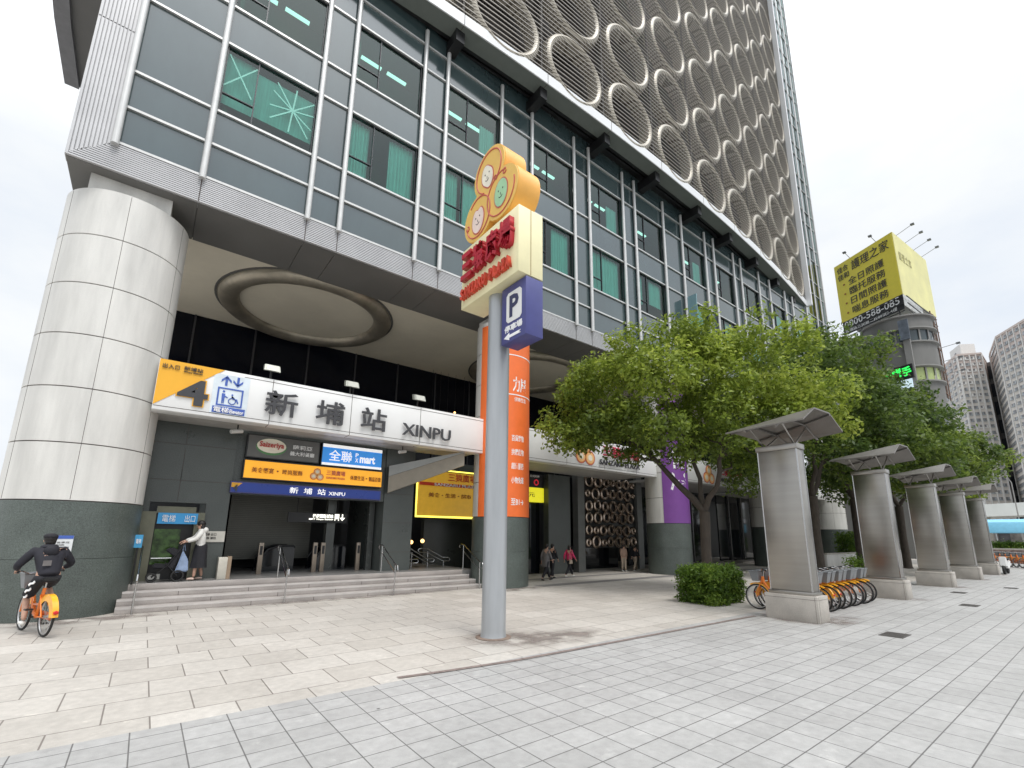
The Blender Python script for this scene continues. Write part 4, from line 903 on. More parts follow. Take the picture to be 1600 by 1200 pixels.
# ================================================================== STAINLESS LIGHT PYLONS
def pylon(x0, label, first=[None]):
    if first[0] is not None:
        o = dup(first[0]); o.location.x += x0 - 12.2; o['label'] = label; return o
    T = thing('steel_pylon', label, 'pylon', (12.5, 5.08, 0), 'steel pylons along the pavement'); first[0] = T
    mb = MB(); mb.box((12.2, 4.5, 0), (12.8, 5.68, .58), .012); mb.build('stone_base', CONC, T)
    mb = MB(); mb.box((12.26, 4.58, .58), (12.74, 5.6, .66), .008); mb.box((12.3, 4.62, .66), (12.7, 5.56, 4.05), .012); mb.build('shaft', STEEL, T)
    for x in (12.297, 12.678):
        for y in (4.617, 5.538): mb = MB(); mb.box((x, y, .665), (x + .025, y + .025, 4.045)); mb.build('edge_highlight', STEEL_RAIL, T)  # brighter strips added to stand for the highlight along the shaft edges
    for bx in (((12.197, 4.56, .004), (12.199, 4.566, .57)), ((12.255, 4.497, .004), (12.261, 4.499, .57)), ((12.197, 4.5, .5), (12.199, 5.68, .506)), ((12.2, 4.497, .5), (12.8, 4.499, .506))):
        mb = MB(); mb.box(*bx); mb.build('slab_joint', GROOVE, T)
    mb = MB(); mb.box((12.27, 4.59, 4.05), (12.73, 5.59, 4.19), .008); mb.build('cap', STEEL, T)
    y0, y1 = 4.1, 5.95      # folded plate: peaked towards the path, flattening towards the plaza
    S0 = [(11.5, 4.54), (12.25, 4.93), (13.2, 4.96), (14.0, 4.6)]; S1 = [(11.5, 4.5), (11.78, 4.58), (13.3, 4.56), (14.0, 4.42)]
    def sec(y): t = (y - y0) / (y1 - y0); return [(a[0] + (b[0] - a[0]) * t, y, a[1] + (b[1] - a[1]) * t) for a, b in zip(S0, S1)]
    mb = MB(); A, B_ = sec(y0), sec(y1); up = Vector((0, 0, .035))
    for k in range(3): mb.prism([A[k], A[k + 1], B_[k + 1], B_[k]], up)
    mb.build('canopy', CANOPY_ST, T)
    for y in (4.72, 5.45):
        q = sec(y); mb = MB(); mb.tube([Vector(p) - up for p in q], .028, 6); mb.build('canopy_rib', CANOPY_ST, T)
        for p in (Vector(q[0]).lerp(Vector(q[1]), .6), Vector(q[2]).lerp(Vector(q[3]), .15)):
            mb = MB(); mb.tube([(12.5, y, 4.17), p - up], .022, 8); mb.build('strut', STEEL, T)
    for k in (1, 2): mb = MB(); mb.tube([Vector(A[k]) - up, Vector(B_[k]) - up], .025, 6); mb.build('canopy_purlin', CANOPY_ST, T)
    return T
pylon(12.2, 'nearest steel pylon with folded metal canopy and stone base, in front of the bikes')
pylon(19.2, 'second nearest steel pylon with folded canopy, standing just past the bike row')
pylon(25.8, 'third steel pylon from the front, middle one of the row')
pylon(31.7, 'fourth steel pylon from the front, partly behind the middle one')
pylon(36.9, 'farthest steel pylon at the end of the row, near the parked scooter')

# drain covers
for i, (x, y, l) in enumerate(((12.15, 3.15, 'dark drain cover in the pavement nearest the camera'), (19.3, 3.1, 'dark drain cover in the pavement, second nearest, right of the second pylon'), (23.5, 4.0, 'dark drain cover close to the third steel pylon'), (27.5, 3.1, 'dark drain cover in the pavement, farthest one'))):
    T = thing('drain_cover', l, 'drain cover', (x, y, 0), 'drain covers in the pavement')
    mb = MB(); mb.box((x - .3, y - .2, .001), (x + .3, y + .2, .008)); mb.build('frame', mat('drain_frame', (.1, .095, .09), .6, .4), T)
    mb = MB()
    for k in range(9): mb.box((x - .27 + .06 * k, y - .17, .0085), (x - .24 + .06 * k, y + .17, .013))
    mb.build('grate', mat('drain_grate', (.16, .15, .14), .5, .6), T)

# ================================================================== BICYCLES
def wheel(T, x, r=.33):
    w = MB(); w.ring((x, 0, r), r - .02, .02, 'Y', 36, 8); t = w.build('wheel', TYRE, T)
    w = MB(); w.ring((x, 0, r), r - .048, .013, 'Y', 36, 6); w.build('rim', RIM, t)
    w = MB()
    for k in range(14): a = math.pi * 2 * k / 14; w.tube([(x, .02 * (-1) ** k, r), (x + (r - .05) * math.cos(a), 0, r + (r - .05) * math.sin(a))], .0022, 4)
    w.tube([(x, -.045, r), (x, .045, r)], .022, 8); w.build('spokes', RIM, t)
def bike(label, group=None):
    T = thing('hire_bicycle', label, 'bicycle', (0, 0, 0), group)
    wheel(T, .53); wheel(T, -.53)
    mb = MB(); mb.tube([(.36, 0, .86), (.34, 0, .72), (.1, 0, .36), (-.08, 0, .29)], .034, 10); mb.tube([(-.08, 0, .29), (-.2, 0, .78)], .026, 8); mb.tube([(-.14, 0, .5), (.2, 0, .47)], .022, 8)
    for s in (-.07, .07): mb.tube([(-.08, s * .4, .29), (-.53, s, .33)], .014, 6); mb.tube([(-.17, s * .4, .66), (-.53, s, .33)], .012, 6)
    mb.build('frame', BIKE_O, T)
    mb = MB()
    for s in (-.06, .06): mb.tube([(.4, s * .6, .7), (.47, s, .55), (.53, s, .33)], .014, 6)
    mb.tube([(.36, 0, .86), (.4, 0, .7)], .03, 8); mb.build('fork', BIKE_O, T)
    mb = MB(); mb.tube([(.35, 0, .84), (.31, 0, 1.0)], .018, 8); mb.tube([(.14, -.3, 1.04), (.26, -.24, 1.06), (.33, -.1, 1.0), (.33, .1, 1.0), (.26, .24, 1.06), (.14, .3, 1.04)], .014, 8); mb.build('handlebar', STEEL_RAIL, T)
    for s in (-1, 1): mb = MB(); mb.tube([(.12, .3 * s, 1.04), (.22, .27 * s, 1.055)], .02, 8); mb.build('grip', BLACK, T)
    mb = MB(); mb.tube([(-.2, 0, .76), (-.23, 0, .9)], .015, 8); mb.build('seat_post', STEEL_RAIL, T)
    mb = MB(); mb.prism([(-.37, -.1, .9), (-.3, -.11, .9), (-.12, -.035, .9), (-.06, 0, .9), (-.12, .035, .9), (-.3, .11, .9), (-.37, .1, .9)], (0, 0, .06), .02); mb.build('saddle', BLACK, T)
    mb = MB(); z0, z1 = .74, 1.0
    b0 = [(.43, -.1), (.6, -.1), (.6, .1), (.43, .1)]; b1 = [(.41, -.135), (.66, -.135), (.66, .135), (.41, .135)]
    for k in range(4):
        a, b, c, d = b0[k], b0[(k + 1) % 4], b1[(k + 1) % 4], b1[k]
        mb.face([(*a, z0), (*b, z0), (*c, z1), (*d, z1)])
        mb.tube([(*c, z1), (*d, z1)], .01, 6)
    mb.face([(*p, z0) for p in b0]); mb.build('basket', BASKET, T)
    def fender(x, a0, a1, m_, wd, deep):
        mb = MB(); n = 12; r = .365; prev = None
        for i in range(n + 1):
            a = R(a0 + (a1 - a0) * i / n); c, s = math.cos(a), math.sin(a)
            row = [mb.bm.verts.new((x + (r - q) * c, y, .33 + (r - q) * s)) for (y, q) in ((-wd, deep), (-wd * .8, 0), (wd * .8, 0), (wd, deep))]
            if prev:
                for k in range(3): f = mb.bm.faces.new((prev[k], prev[k + 1], row[k + 1], row[k])); f.smooth = True
            prev = row
        mb.build('fender', m_, T)
    fender(.53, 60, 155, BIKE_Y, .034, .03); fender(-.53, 40, 178, BIKE_Y, .05, .11)
    mb = MB(); mb.ball((-.9, 0, .42), .035, 1, (.6, 1.2, 1)); mb.build('tail_light', mat('tail_red', (.6, .02, .02), .3), T)
    mb = MB(); mb.box((-.5, -.075, .25), (-.02, -.06, .38), .01); mb.build('chain_guard', mat('guard_orange', (.75, .16, .03), .4), T)
    mb = MB(); mb.tube([(-.08, -.09, .29), (-.08, .09, .29)], .014, 6); mb.tube([(-.08, -.09, .29), (.02, -.1, .15)], .01, 6); mb.tube([(-.08, .09, .29), (-.18, .1, .43)], .01, 6)
    mb.box((-.03, -.2, .135), (.07, -.1, .16)); mb.box((-.23, .1, .42), (-.13, .2, .445)); mb.build('pedals', BLACK, T)
    return T
GB = 'orange hire bicycles parked in a row behind the nearest pylon'
LB = 'orange hire bicycle with grey basket in the close row right of the nearest pylon'
b0 = bike(LB, GB)
proto_bike = b0
row = []
for k in range(10):
    o = b0 if k == 0 else dup(b0)
    o.location = (13.55 + .43 * k, 5.62 + (k % 2) * .04, 0); o.rotation_euler = (0, 0, R(-90 + (2, -2, 1)[k % 3])); row.append(o)
row[0]['label'] = 'orange hire bicycle nearest the camera in the close row right of the nearest pylon'
row[-1]['label'] = 'last orange hire bicycle of the close row, nearest the second pylon'
for o in row[0], row[-1]:
    pass
LB2 = ['orange hire bicycle facing the hedge, left of the nearest pylon, front one', 'orange hire bicycle facing the hedge, left of the nearest pylon, just behind the front one']
for k in range(5):
    o = dup(b0); o.location = (13.34 + .41 * k, 5.85, 0); o.rotation_euler = (0, 0, R(90 + (1, -2)[k % 2]))
    o['label'] = LB2[k] if k < 2 else 'orange hire bicycle facing the hedge, hidden for the most part behind the nearest pylon'
# far bicycles and a scooter
for k in range(7):
    o = dup(b0); o.location = (46.5 + .6 * k, 3.9 + k * .35, 0); o.rotation_euler = (0, 0, R(35)); o['label'] = 'small far bicycle parked beyond the last pylon at the right edge'; o['group'] = 'far bicycles beyond the last pylon'
for o in list(bpy.data.objects): pass
o = dup(b0); o.location = (29.0, 10.6, 0); o.rotation_euler = (0, 0, R(200)); o['label'] = 'bicycle standing alone in the shade of the trees before the column'; o['group'] = 'single bicycles'
T = thing('motor_scooter', 'white and black motor scooter parked at the foot of the farthest pylon', 'scooter', (38.6, 4.6, 0))
for x in (38.0, 39.2): mb = MB(); mb.ring((x, 4.4, .25), .2, .06, 'Y', 24, 8); mb.build('wheel', TYRE, T)
mb = MB(); mb.prism([(37.85, 4.25, .45), (38.15, 4.25, .4), (38.3, 4.25, .32), (38.8, 4.25, .3), (39.3, 4.25, .5), (39.5, 4.25, .72), (38.85, 4.25, .74), (38.75, 4.25, .42), (38.35, 4.25, .42), (38.15, 4.25, .95), (37.98, 4.25, .95)], (0, .3, 0), .03); mb.build('body', WHITE, T)
mb = MB(); mb.box((38.8, 4.25, .75), (39.5, 4.55, .85), .03); mb.build('seat', BLACK, T)
mb = MB(); mb.tube([(38.1, 4.1, 1.05), (38.05, 4.4, 1.0), (38.1, 4.7, 1.05)], .02, 6); mb.build('handlebar', BLACK, T)

# ================================================================== PEOPLE
def skin_obj(name, nodes_, edges, m, parent, root, sub=1, extra=None):
    """one continuous surface grown round a skeleton: nodes_ {key: (co, r)}"""
    me = bpy.data.meshes.new(name); keys = list(nodes_); ix = {k: i for i, k in enumerate(keys)}
    me.from_pydata([nodes_[k][0] for k in keys], [(ix[a], ix[b]) for a, b in edges], [])
    o = bpy.data.objects.new(name, me); COL.objects.link(o)
    md = o.modifiers.new('skin', 'SKIN'); md.use_smooth_shade = True
    if not me.skin_vertices: me.attributes
    bm = bmesh.new(); bm.from_mesh(me); ly = bm.verts.layers.skin.verify(); bm.verts.ensure_lookup_table()
    for k in keys:
        r = nodes_[k][1]; r = r if isinstance(r, tuple) else (r, r)
        bm.verts[ix[k]][ly].radius = r; bm.verts[ix[k]][ly].use_root = (k == root)
    bm.to_mesh(me); bm.free()
    o.modifiers.new('sub', 'SUBSURF').levels = sub
    dg = bpy.context.evaluated_depsgraph_get(); m2 = bpy.data.meshes.new_from_object(o.evaluated_get(dg)); bpy.data.objects.remove(o)
    if extra:
        b2 = bmesh.new(); b2.from_mesh(m2); q = MB(); q.bm.free(); q.bm = b2; extra(q)
        for f in b2.faces: f.smooth = True
        b2.to_mesh(m2); b2.free()
    m2.name = name; return link(name, m2, m, parent)
def person(label, J, top, legs, shoes, hair='short', long_sleeve=True, shorts=False, skirt=None, cat='person', group=None):
    """J: joints in local metres, facing +X, left is +Y"""
    T = thing('person', label, cat, (0, 0, 0), group)
    V = {k: Vector(v) for k, v in J.items()}
    N = {'pel': (V['pel'], (.12, .1)), 'spi': (V['pel'].lerp(V['che'], .5), (.115, .09)), 'che': (V['che'], (.14, .1)), 'nck': (V['nck'], .052), 'jaw': (V['head'] + Vector((.01, 0, -.07)), (.062, .068)), 'skl': (V['head'] + Vector((-.005, 0, .035)), (.078, .088)), 'crn': (V['head'] + Vector((-.01, 0, .1)), (.05, .055))}
    E_ = [('pel', 'spi'), ('spi', 'che'), ('che', 'nck'), ('nck', 'jaw'), ('jaw', 'skl'), ('skl', 'crn')]
    for s in 'LR':
        N['sh' + s] = (V['sh' + s], .056); N['el' + s] = (V['el' + s], .042); N['wr' + s] = (V['wr' + s], .028)
        d = (V['wr' + s] - V['el' + s]).normalized(); side = d.cross(Vector((0, 0, 1)) if abs(d.z) < .8 else Vector((1, 0, 0))).normalized(); dn = d.cross(side)
        if dn.z > 0: dn = -dn
        pc = V['wr' + s] + d * .06; N['pa' + s] = (pc, (.034, .02)); E_ += [('che', 'sh' + s), ('sh' + s, 'el' + s), ('el' + s, 'wr' + s), ('wr' + s, 'pa' + s)]
        for k in range(4):
            a = pc + d * .035 + side * (.025 - .017 * k); L = (.03, .036, .033, .026)[k]
            N[f'f{s}{k}a'] = (a, .0085); N[f'f{s}{k}b'] = (a + d * L + dn * .012, .008); N[f'f{s}{k}c'] = (a + d * L * 1.3 + dn * .035, .0065)
            E_ += [('pa' + s, f'f{s}{k}a'), (f'f{s}{k}a', f'f{s}{k}b'), (f'f{s}{k}b', f'f{s}{k}c')]
        N[f't{s}a'] = (pc + side * .036 - d * .01 + dn * .01, .01); N[f't{s}b'] = (pc + side * .045 + d * .03 + dn * .022, .008); E_ += [('pa' + s, f't{s}a'), (f't{s}a', f't{s}b')]
        N['hi' + s] = (V['hi' + s], .08); N['kn' + s] = (V['kn' + s], .052); N['an' + s] = (V['an' + s], .036); N['cf' + s] = (V['kn' + s].lerp(V['an' + s], .35), .053)
        E_ += [('pel', 'hi' + s), ('hi' + s, 'kn' + s), ('kn' + s, 'cf' + s), ('cf' + s, 'an' + s)]
    fw = Vector(J.get('look', (1, 0, 0))).normalized(); h = V['head']; lf = Vector((0, 0, 1)).cross(fw)
    def feat(q):
        q.ball(h + fw * .088 + Vector((0, 0, -.01)), .014, 1, (1, .9, 1.4))
        for s in (1, -1): q.ball(h + lf * s * .078 + Vector((0, 0, 0)), .02, 1, (.8, .5, 1.4))
        q.ball(h + fw * .082 + Vector((0, 0, -.055)), .016, 1, (.6, 1.3, .5))
    skin_obj('body', N, E_, SKIN, T, 'pel', 1, feat)
    q = MB()
    for s in (1, -1): q.ball(h + fw * .079 + lf * s * .03 + Vector((0, 0, .018)), .011, 1)
    q.build('eyes', INK, T)
    if hair:
        q = MB(); q.ball(h - fw * .018 + Vector((0, 0, .045)), .105, 2, (1, .92, .95))
        if hair == 'long': q.ball(h - fw * .05 + Vector((0, 0, -.06)), .085, 2, (.8, 1.0, 1.5))
        else: q.ball(h - fw * .05 + Vector((0, 0, -.01)), .08, 2, (.75, 1, 1))
        q.build('hair', HAIR, T)
    C = {'hem': (V['pel'] + Vector((0, 0, -.02)), (.155, .125)), 'spi': (N['spi'][0], (.16, .125)), 'che': (V['che'], (.175, .135)), 'col': (V['nck'] + Vector((0, 0, -.03)), .075)}
    CE = [('hem', 'spi'), ('spi', 'che'), ('che', 'col')]
    for s in 'LR':
        C['sh' + s] = (V['sh' + s], .083); C['el' + s] = (V['el' + s], .064); CE += [('che', 'sh' + s), ('sh' + s, 'el' + s)]
        if long_sleeve: C['wr' + s] = (V['el' + s].lerp(V['wr' + s], .93), .045); CE += [('el' + s, 'wr' + s)]
    skin_obj('jacket', C, CE, top, T, 'spi', 2)
    if skirt:
        px, py, pz = V['pel']; q = MB()
        q.lathe([(.135, pz + .1), (.16, pz), (.17, pz - .15), (.18, pz - .35), (.2, pz - .56), (.19, pz - .56), (.15, pz - .2)], (px - .01, py, 0), 28, capt=False)
        for v in q.bm.verts: v.co.x += .018 * math.sin(5 * math.atan2(v.co.y, v.co.x)) * (pz - v.co.z) * 2
        q.build('skirt', skirt, T)
    else:
        P = {'w': (V['pel'] + Vector((0, 0, .05)), (.135, .115))}; PE = []
        for s in 'LR':
            P['hi' + s] = (V['hi' + s], .105); P['kn' + s] = (V['kn' + s], .08 if not shorts else .1); PE += [('w', 'hi' + s), ('hi' + s, 'kn' + s)]
            if not shorts: P['an' + s] = (V['kn' + s].lerp(V['an' + s], .93), .062); PE += [('kn' + s, 'an' + s)]
        skin_obj('shorts' if shorts else 'trousers', P, PE, legs, T, 'w', 1)
    for s in 'LR':
        a = V['an' + s]; d = V['to' + s] - a
        skin_obj('shoe', {'h': (a + Vector((-.03, 0, -.045)), (.045, .04)), 'm': (a + d * .5 + Vector((0, 0, -.01)), (.045, .036)), 't': (a + d, (.036, .026))}, [('h', 'm'), ('m', 't')], shoes, T, 'h', 1)
    return T
def place(T, x, y, z, heading, s=1.):
    T.location = (x, y, z); T.rotation_euler = (0, 0, R(heading)); T.scale = (s, s, s); return T
def walk_pose(st=.3, arm=.25, lean=.03, bag=0):
    return dict(pel=(0, 0, .92), che=(lean, 0, 1.3), nck=(lean + .02, 0, 1.46), head=(lean + .04, 0, 1.57), shL=(lean, .17, 1.4), shR=(lean, -.17, 1.4), elL=(lean - arm * .5, .22, 1.14), elR=(lean + arm * .35, -.22, 1.14), wrL=(lean - arm * .5, .22, .9), wrR=(lean + arm, -.2, .95),
                hiL=(0, .09, .86), hiR=(0, -.09, .86), knL=(st * .55, .1, .48), knR=(-st * .25, -.09, .46), anL=(st, .1, .085), anR=(-st * .95, -.09, .12), toL=(st + .17, .1, .05), toR=(-st * .95 + .15, -.09, .035))
# the rider
ride = dict(pel=(-.26, 0, .98), che=(-.1, 0, 1.33), nck=(-.03, 0, 1.47), head=(.03, 0, 1.58), shL=(-.06, .2, 1.41), shR=(-.06, -.2, 1.41), elL=(.0, .36, 1.16), elR=(-.02, -.36, 1.17), wrL=(.17, .31, 1.09), wrR=(.17, -.31, 1.09),
            hiL=(-.22, .1, .93), hiR=(-.22, -.1, .93), knL=(.1, .13, .62), knR=(.14, -.12, .8), anL=(-.06, .15, .24), anR=(-.18, -.15, .53), toL=(.11, .15, .19), toR=(-.02, -.15, .48))
BS = 1.08
P_ = person('rider in black hooded jacket and printed black shorts cycling away past the big left column', ride, CL_NAVY, CL_BLACK, SHOE, hair='short', shorts=True)
mb = MB(); mb.ball((-.02, 0, 1.47), .1, 2, (1.2, 1.3, .6)); mb.ball((-.16, 0, 1.4), .1, 2, (.7, 1.1, 1.1)); mb.build('hood', CL_NAVY, P_)
mb = MB(); mb.ball((.015, 0, 1.655), .105, 2, (1.1, 1.0, .62)); mb.prism([(.08, -.07, 1.63), (.16, -.05, 1.62), (.16, .05, 1.62), (.08, .07, 1.63)], (0, 0, .012)); mb.build('cap', CL_BLACK, P_)
mb = MB()
for k in range(5):
    c_ = Vector((-.2 + .055 * k - .075, .105 + .085, .9 - .06 * k)); u_ = Vector((.5, .5, -.5)).normalized() * .028; w_ = Vector((.2, .15, .6)).normalized() * .03 * (1 if k % 2 else -1)
    mb.prism([c_ - u_, c_ + w_ * .4, c_ + u_, c_ + u_ + w_, c_ + w_ * 1.5, c_ - u_ + w_], Vector((-.6, .7, 0)) * .02)
mb.build('print', TXTW, P_)
mb = MB(); mb.box((-.335, .02, 1.16), (-.325, .13, 1.25)); mb.build('back_print', CL_GREY, P_)
place(P_, -1.42, 13.0, 0, 112, BS)
o = dup(proto_bike); o['label'] = 'orange hire bicycle ridden by the person in black beside the big left column'; o['group'] = 'single bicycles'
o.location = (-1.42, 13.0, 0); o.rotation_euler = (0, 0, R(112)); o.scale = (BS,) * 3
# woman with pushchair on the landing
wp = dict(pel=(0, 0, .9), che=(.02, 0, 1.27), nck=(.04, 0, 1.42), head=(.07, 0, 1.52), shL=(.02, .16, 1.36), shR=(.02, -.16, 1.36), elL=(.14, .2, 1.14), elR=(.16, -.19, 1.16), wrL=(.36, .17, 1.06), wrR=(.38, -.17, 1.08), hiL=(0, .085, .85), hiR=(0, -.085, .85), knL=(.06, .09, .47), knR=(-.05, -.09, .46), anL=(.08, .09, .09), anR=(-.12, -.09, .09), toL=(.24, .09, .04), toR=(.04, -.09, .04))
P_ = person('woman in white hooded top and long black skirt pushing a pushchair by the lift', wp, CL_WHITE, CL_BLACK, mat('shoe_pink', (.6, .45, .38), .6), hair='long', skirt=CL_BLACK)
mb = MB(); mb.ball((-.06, 0, 1.38), .1, 2, (.8, 1.2, .9)); mb.build('hood', CL_WHITE, P_)
place(P_, 1.3, 16.0, .6, 180, .98)
T = thing('carrier_bag', 'pale blue carrier bag hanging from the pushchair handle', 'bag', (.93, 15.9, .95))
mb = MB(); mb.prism([(.78, 15.85, .83), (1.08, 15.85, .85), (1.05, 15.85, 1.15), (.9, 15.85, 1.42), (.85, 15.85, 1.15)], (0, .16, 0), .03); mb.build('sack', BAGBLUE, T)
mb = MB(); mb.tube([(.9, 15.93, 1.4), (.92, 15.95, 1.62), (.96, 15.95, 1.4)], .012, 6); mb.build('handles', BAGBLUE, T)
T = thing('pushchair', 'black pushchair in front of the lift door', 'pushchair', (.55, 16.0, .6))
for (x, r) in ((.3, .12), (.85, .15)):
    for y in (15.8, 16.2):
        mb = MB(); mb.ring((x, y, .6 + r), r - .02, .022, 'Y', 20, 6); mb.build('wheel', TYRE, T)
mb = MB()
for y in (15.82, 16.18): mb.tube([(.3, y, .72), (.62, y, 1.05), (.95, y, 1.65)], .014, 6); mb.tube([(.85, y, .75), (.55, y, 1.1)], .014, 6)
mb.tube([(.95, 15.82, 1.65), (.95, 16.18, 1.65)], .016, 6); mb.build('frame', BLACK, T)
mb = MB(); mb.prism([(.28, 15.84, .95), (.75, 15.84, .92), (.86, 15.84, 1.3), (.72, 15.84, 1.34), (.62, 15.84, 1.05), (.3, 15.84, 1.08)], (0, .32, 0), .03); mb.build('seat', CL_BLACK, T)
mb = MB(); mb.prism([(.86, 15.83, 1.15), (.82, 15.83, 1.42), (.66, 15.83, 1.5), (.5, 15.83, 1.42), (.72, 15.83, 1.25)], (0, .34, 0), .03); mb.build('hood', CL_BLACK, T)
# walkers by the shops
P_ = person('person in grey coat and dark trousers walking past the cafe window', walk_pose(.36, .2), CL_GREY, CL_BLACK, BLACK, 'short')
mb = MB(); mb.prism([(-.14, -.16, .62), (.12, -.16, .62), (.12, .16, .62), (-.14, .16, .62)], (.01, 0, .4), .03); mb.build('coat_skirt', CL_GREY, P_); place(P_, 13.75, 15.5, 0, 2, .9)
P_ = person('person in black carrying something, half hidden beside the walker in grey', walk_pose(.2, .2), CL_BLACK, CL_BLACK, BLACK, 'short'); place(P_, 14.55, 16.0, 0, 5, .9)
P_ = person('person in bright pink top with a shoulder bag walking right', walk_pose(.38, .3), CL_PINK, CL_BLACK, SHOE, 'long')
mb = MB(); mb.prism([(-.2, -.2, .72), (.04, -.2, .72), (.02, -.2, .92), (-.16, -.2, .92)], (0, -.08, 0), .02); mb.tube([(-.14, -.22, .9), (-.02, -.12, 1.42), (0, -.22, .9)], .01, 5); mb.build('shoulder_bag', CL_BEIGE, P_); place(P_, 15.9, 16.3, 0, 0, .85)
P_ = person('person in pinkish top and tan trousers standing before the ring panel', walk_pose(.05, .05), CL_TAN, CL_BEIGE, SHOE, 'short'); place(P_, 20.85, 17.1, 0, 250, .84)
P_ = person('person in black top and beige trousers striding before the ring panel', walk_pose(.3, .2), CL_BLACK, CL_BEIGE, SHOE, 'short'); place(P_, 21.7, 17.0, 0, 0, .84)

# ================================================================== PLANTS
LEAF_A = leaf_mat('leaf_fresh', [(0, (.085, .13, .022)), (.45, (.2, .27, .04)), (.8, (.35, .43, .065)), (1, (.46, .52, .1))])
LEAF_B = leaf_mat('leaf_dark', [(0, (.042, .078, .02)), (.5, (.11, .17, .033)), (1, (.25, .32, .055))])
LEAF_H = leaf_mat('leaf_hedge', [(0, (.05, .105, .018)), (.5, (.12, .21, .03)), (1, (.24, .34, .05))])
def leaves(name, clumps, per_m2, size, seed, m, parent, loc):
    """leaf-sized faces gathered in sprays through each clump (centre, radii, tone)"""
    g = np.random.default_rng(seed); Pc, Nn, Tn = [], [], []
    for (c, r, tone, dens) in clumps:
        c = np.array(c); r = np.array(r); ns = max(6, int(per_m2 * dens * 4 * math.pi * (r.prod() ** (2 / 3)) / 9))
        d = g.normal(size=(ns, 3)); d /= np.linalg.norm(d, axis=1)[:, None]
        rad = g.uniform(.45, 1.08, ns) ** .6
        tip = c + d * r * rad[:, None]; tn = tone + g.normal(0, .13, ns)
        for k in range(9):
            off = g.normal(0, size * 1.25, (ns, 3)); Pc.append(tip + off)
            nn = d * .55 + np.array([0, 0, .55]) + g.normal(0, .55, (ns, 3)); Nn.append(nn / np.linalg.norm(nn, axis=1)[:, None]); Tn.append(tn + g.normal(0, .09, ns))
    P, N, Tt = np.concatenate(Pc), np.concatenate(Nn), np.clip(np.concatenate(Tn), 0, 1); n = len(P)
    a = g.normal(size=(n, 3)); u = np.cross(N, a); u /= np.linalg.norm(u, axis=1)[:, None]; v = np.cross(N, u)
    s = (size * g.uniform(.65, 1.25, n))[:, None]; P = P - np.array(loc)
    Q = np.stack([P - u * s, P - v * s * .5 + N * s * .12, P + u * s, P + v * s * .5 + N * s * .12], 1).reshape(-1, 3)
    me = bpy.data.meshes.new(name); me.vertices.add(4 * n); me.vertices.foreach_set('co', Q.ravel()); me.loops.add(4 * n); me.loops.foreach_set('vertex_index', np.arange(4 * n, dtype=np.int32))
    me.polygons.add(n); me.polygons.foreach_set('loop_start', np.arange(0, 4 * n, 4, dtype=np.int32)); me.update(calc_edges=True)
    at = me.attributes.new('tone', 'FLOAT', 'FACE'); at.data.foreach_set('value', Tt.astype(np.float32))
    return link(name, me, m, parent)
def limb(mb, a, b, r0, r1, bend, g, n=6):
    a, b = Vector(a), Vector(b); P = []
    for i in range(n + 1):
        t = i / n; o = Vector((g.uniform(-1, 1), g.uniform(-1, 1), g.uniform(-.5, .5))) * bend * math.sin(math.pi * t)
        P.append(a.lerp(b, t) + o)
    mb.tube(P, [r0 + (r1 - r0) * i / n for i in range(n + 1)], 10); return P
def tree(label, base, fork_z, limbs, clumps, m, per, size, seed, r0=.2, group='trees along the plaza'):
    T = thing('street_tree', label, 'tree', base, group); g = random.Random(seed)
    mb = MB(); f = (base[0] + .1, base[1], fork_z)
    mb.tube([(base[0], base[1], -.02), (base[0] + .01, base[1], .12), (base[0] + .05, base[1] + .02, fork_z * .5), f], [r0 * 1.45, r0 * 1.1, r0 * .95, r0 * 1.05], 14)
    for (e, r) in limbs:
        P = limb(mb, f, e, r, r * .45, .12, g)
        near = sorted(clumps, key=lambda c: (Vector(c[0]) - Vector(e)).length)[:6]
        for c in near: limb(mb, P[g.choice((3, 4, 5, 6))], c[0], r * .4, .012, .15, g, 5)
    mb.build('trunk', BARK, T)
    leaves('crown', clumps, per, size, seed, m, T, base)
    return T
# nearest tree: camera looks along azimuth 30; a = sideways to the left in the picture, d = depth
def at(x0, y0, az, side, dep, z): 
    a = R(az); return (x0 - math.sin(a) * side + math.cos(a) * dep, y0 + math.cos(a) * side + math.sin(a) * dep, z)
g = random.Random(11)
B1 = (15.2, 8.9, 0)
cl = []
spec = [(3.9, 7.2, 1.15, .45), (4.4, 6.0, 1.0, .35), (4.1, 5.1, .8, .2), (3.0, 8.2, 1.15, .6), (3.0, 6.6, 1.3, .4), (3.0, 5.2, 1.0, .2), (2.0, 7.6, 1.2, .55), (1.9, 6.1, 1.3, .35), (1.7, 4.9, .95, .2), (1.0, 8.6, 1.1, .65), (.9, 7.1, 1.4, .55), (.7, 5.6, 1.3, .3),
        (0.1, 9.3, .9, .6), (-.2, 8.0, 1.3, .65), (-.3, 6.4, 1.4, .45), (-.5, 5.0, 1.0, .2), (-1.3, 8.3, 1.0, .55), (-1.4, 7.0, 1.3, .65), (-1.6, 5.7, 1.2, .4), (-1.7, 4.7, .8, .2), (-2.5, 8.2, .95, .7), (-2.6, 6.9, 1.2, .8), (-2.8, 5.7, 1.1, .5), (-3.6, 7.0, 1.0, .85), (-3.9, 6.2, 1.0, .75), (-3.4, 5.2, .8, .35), (-4.5, 6.3, .8, .8), (-.9, 9.0, .8, .55), (2.4, 4.4, .6, .2), (-2.4, 4.3, .6, .2), (.2, 4.3, .6, .2)]
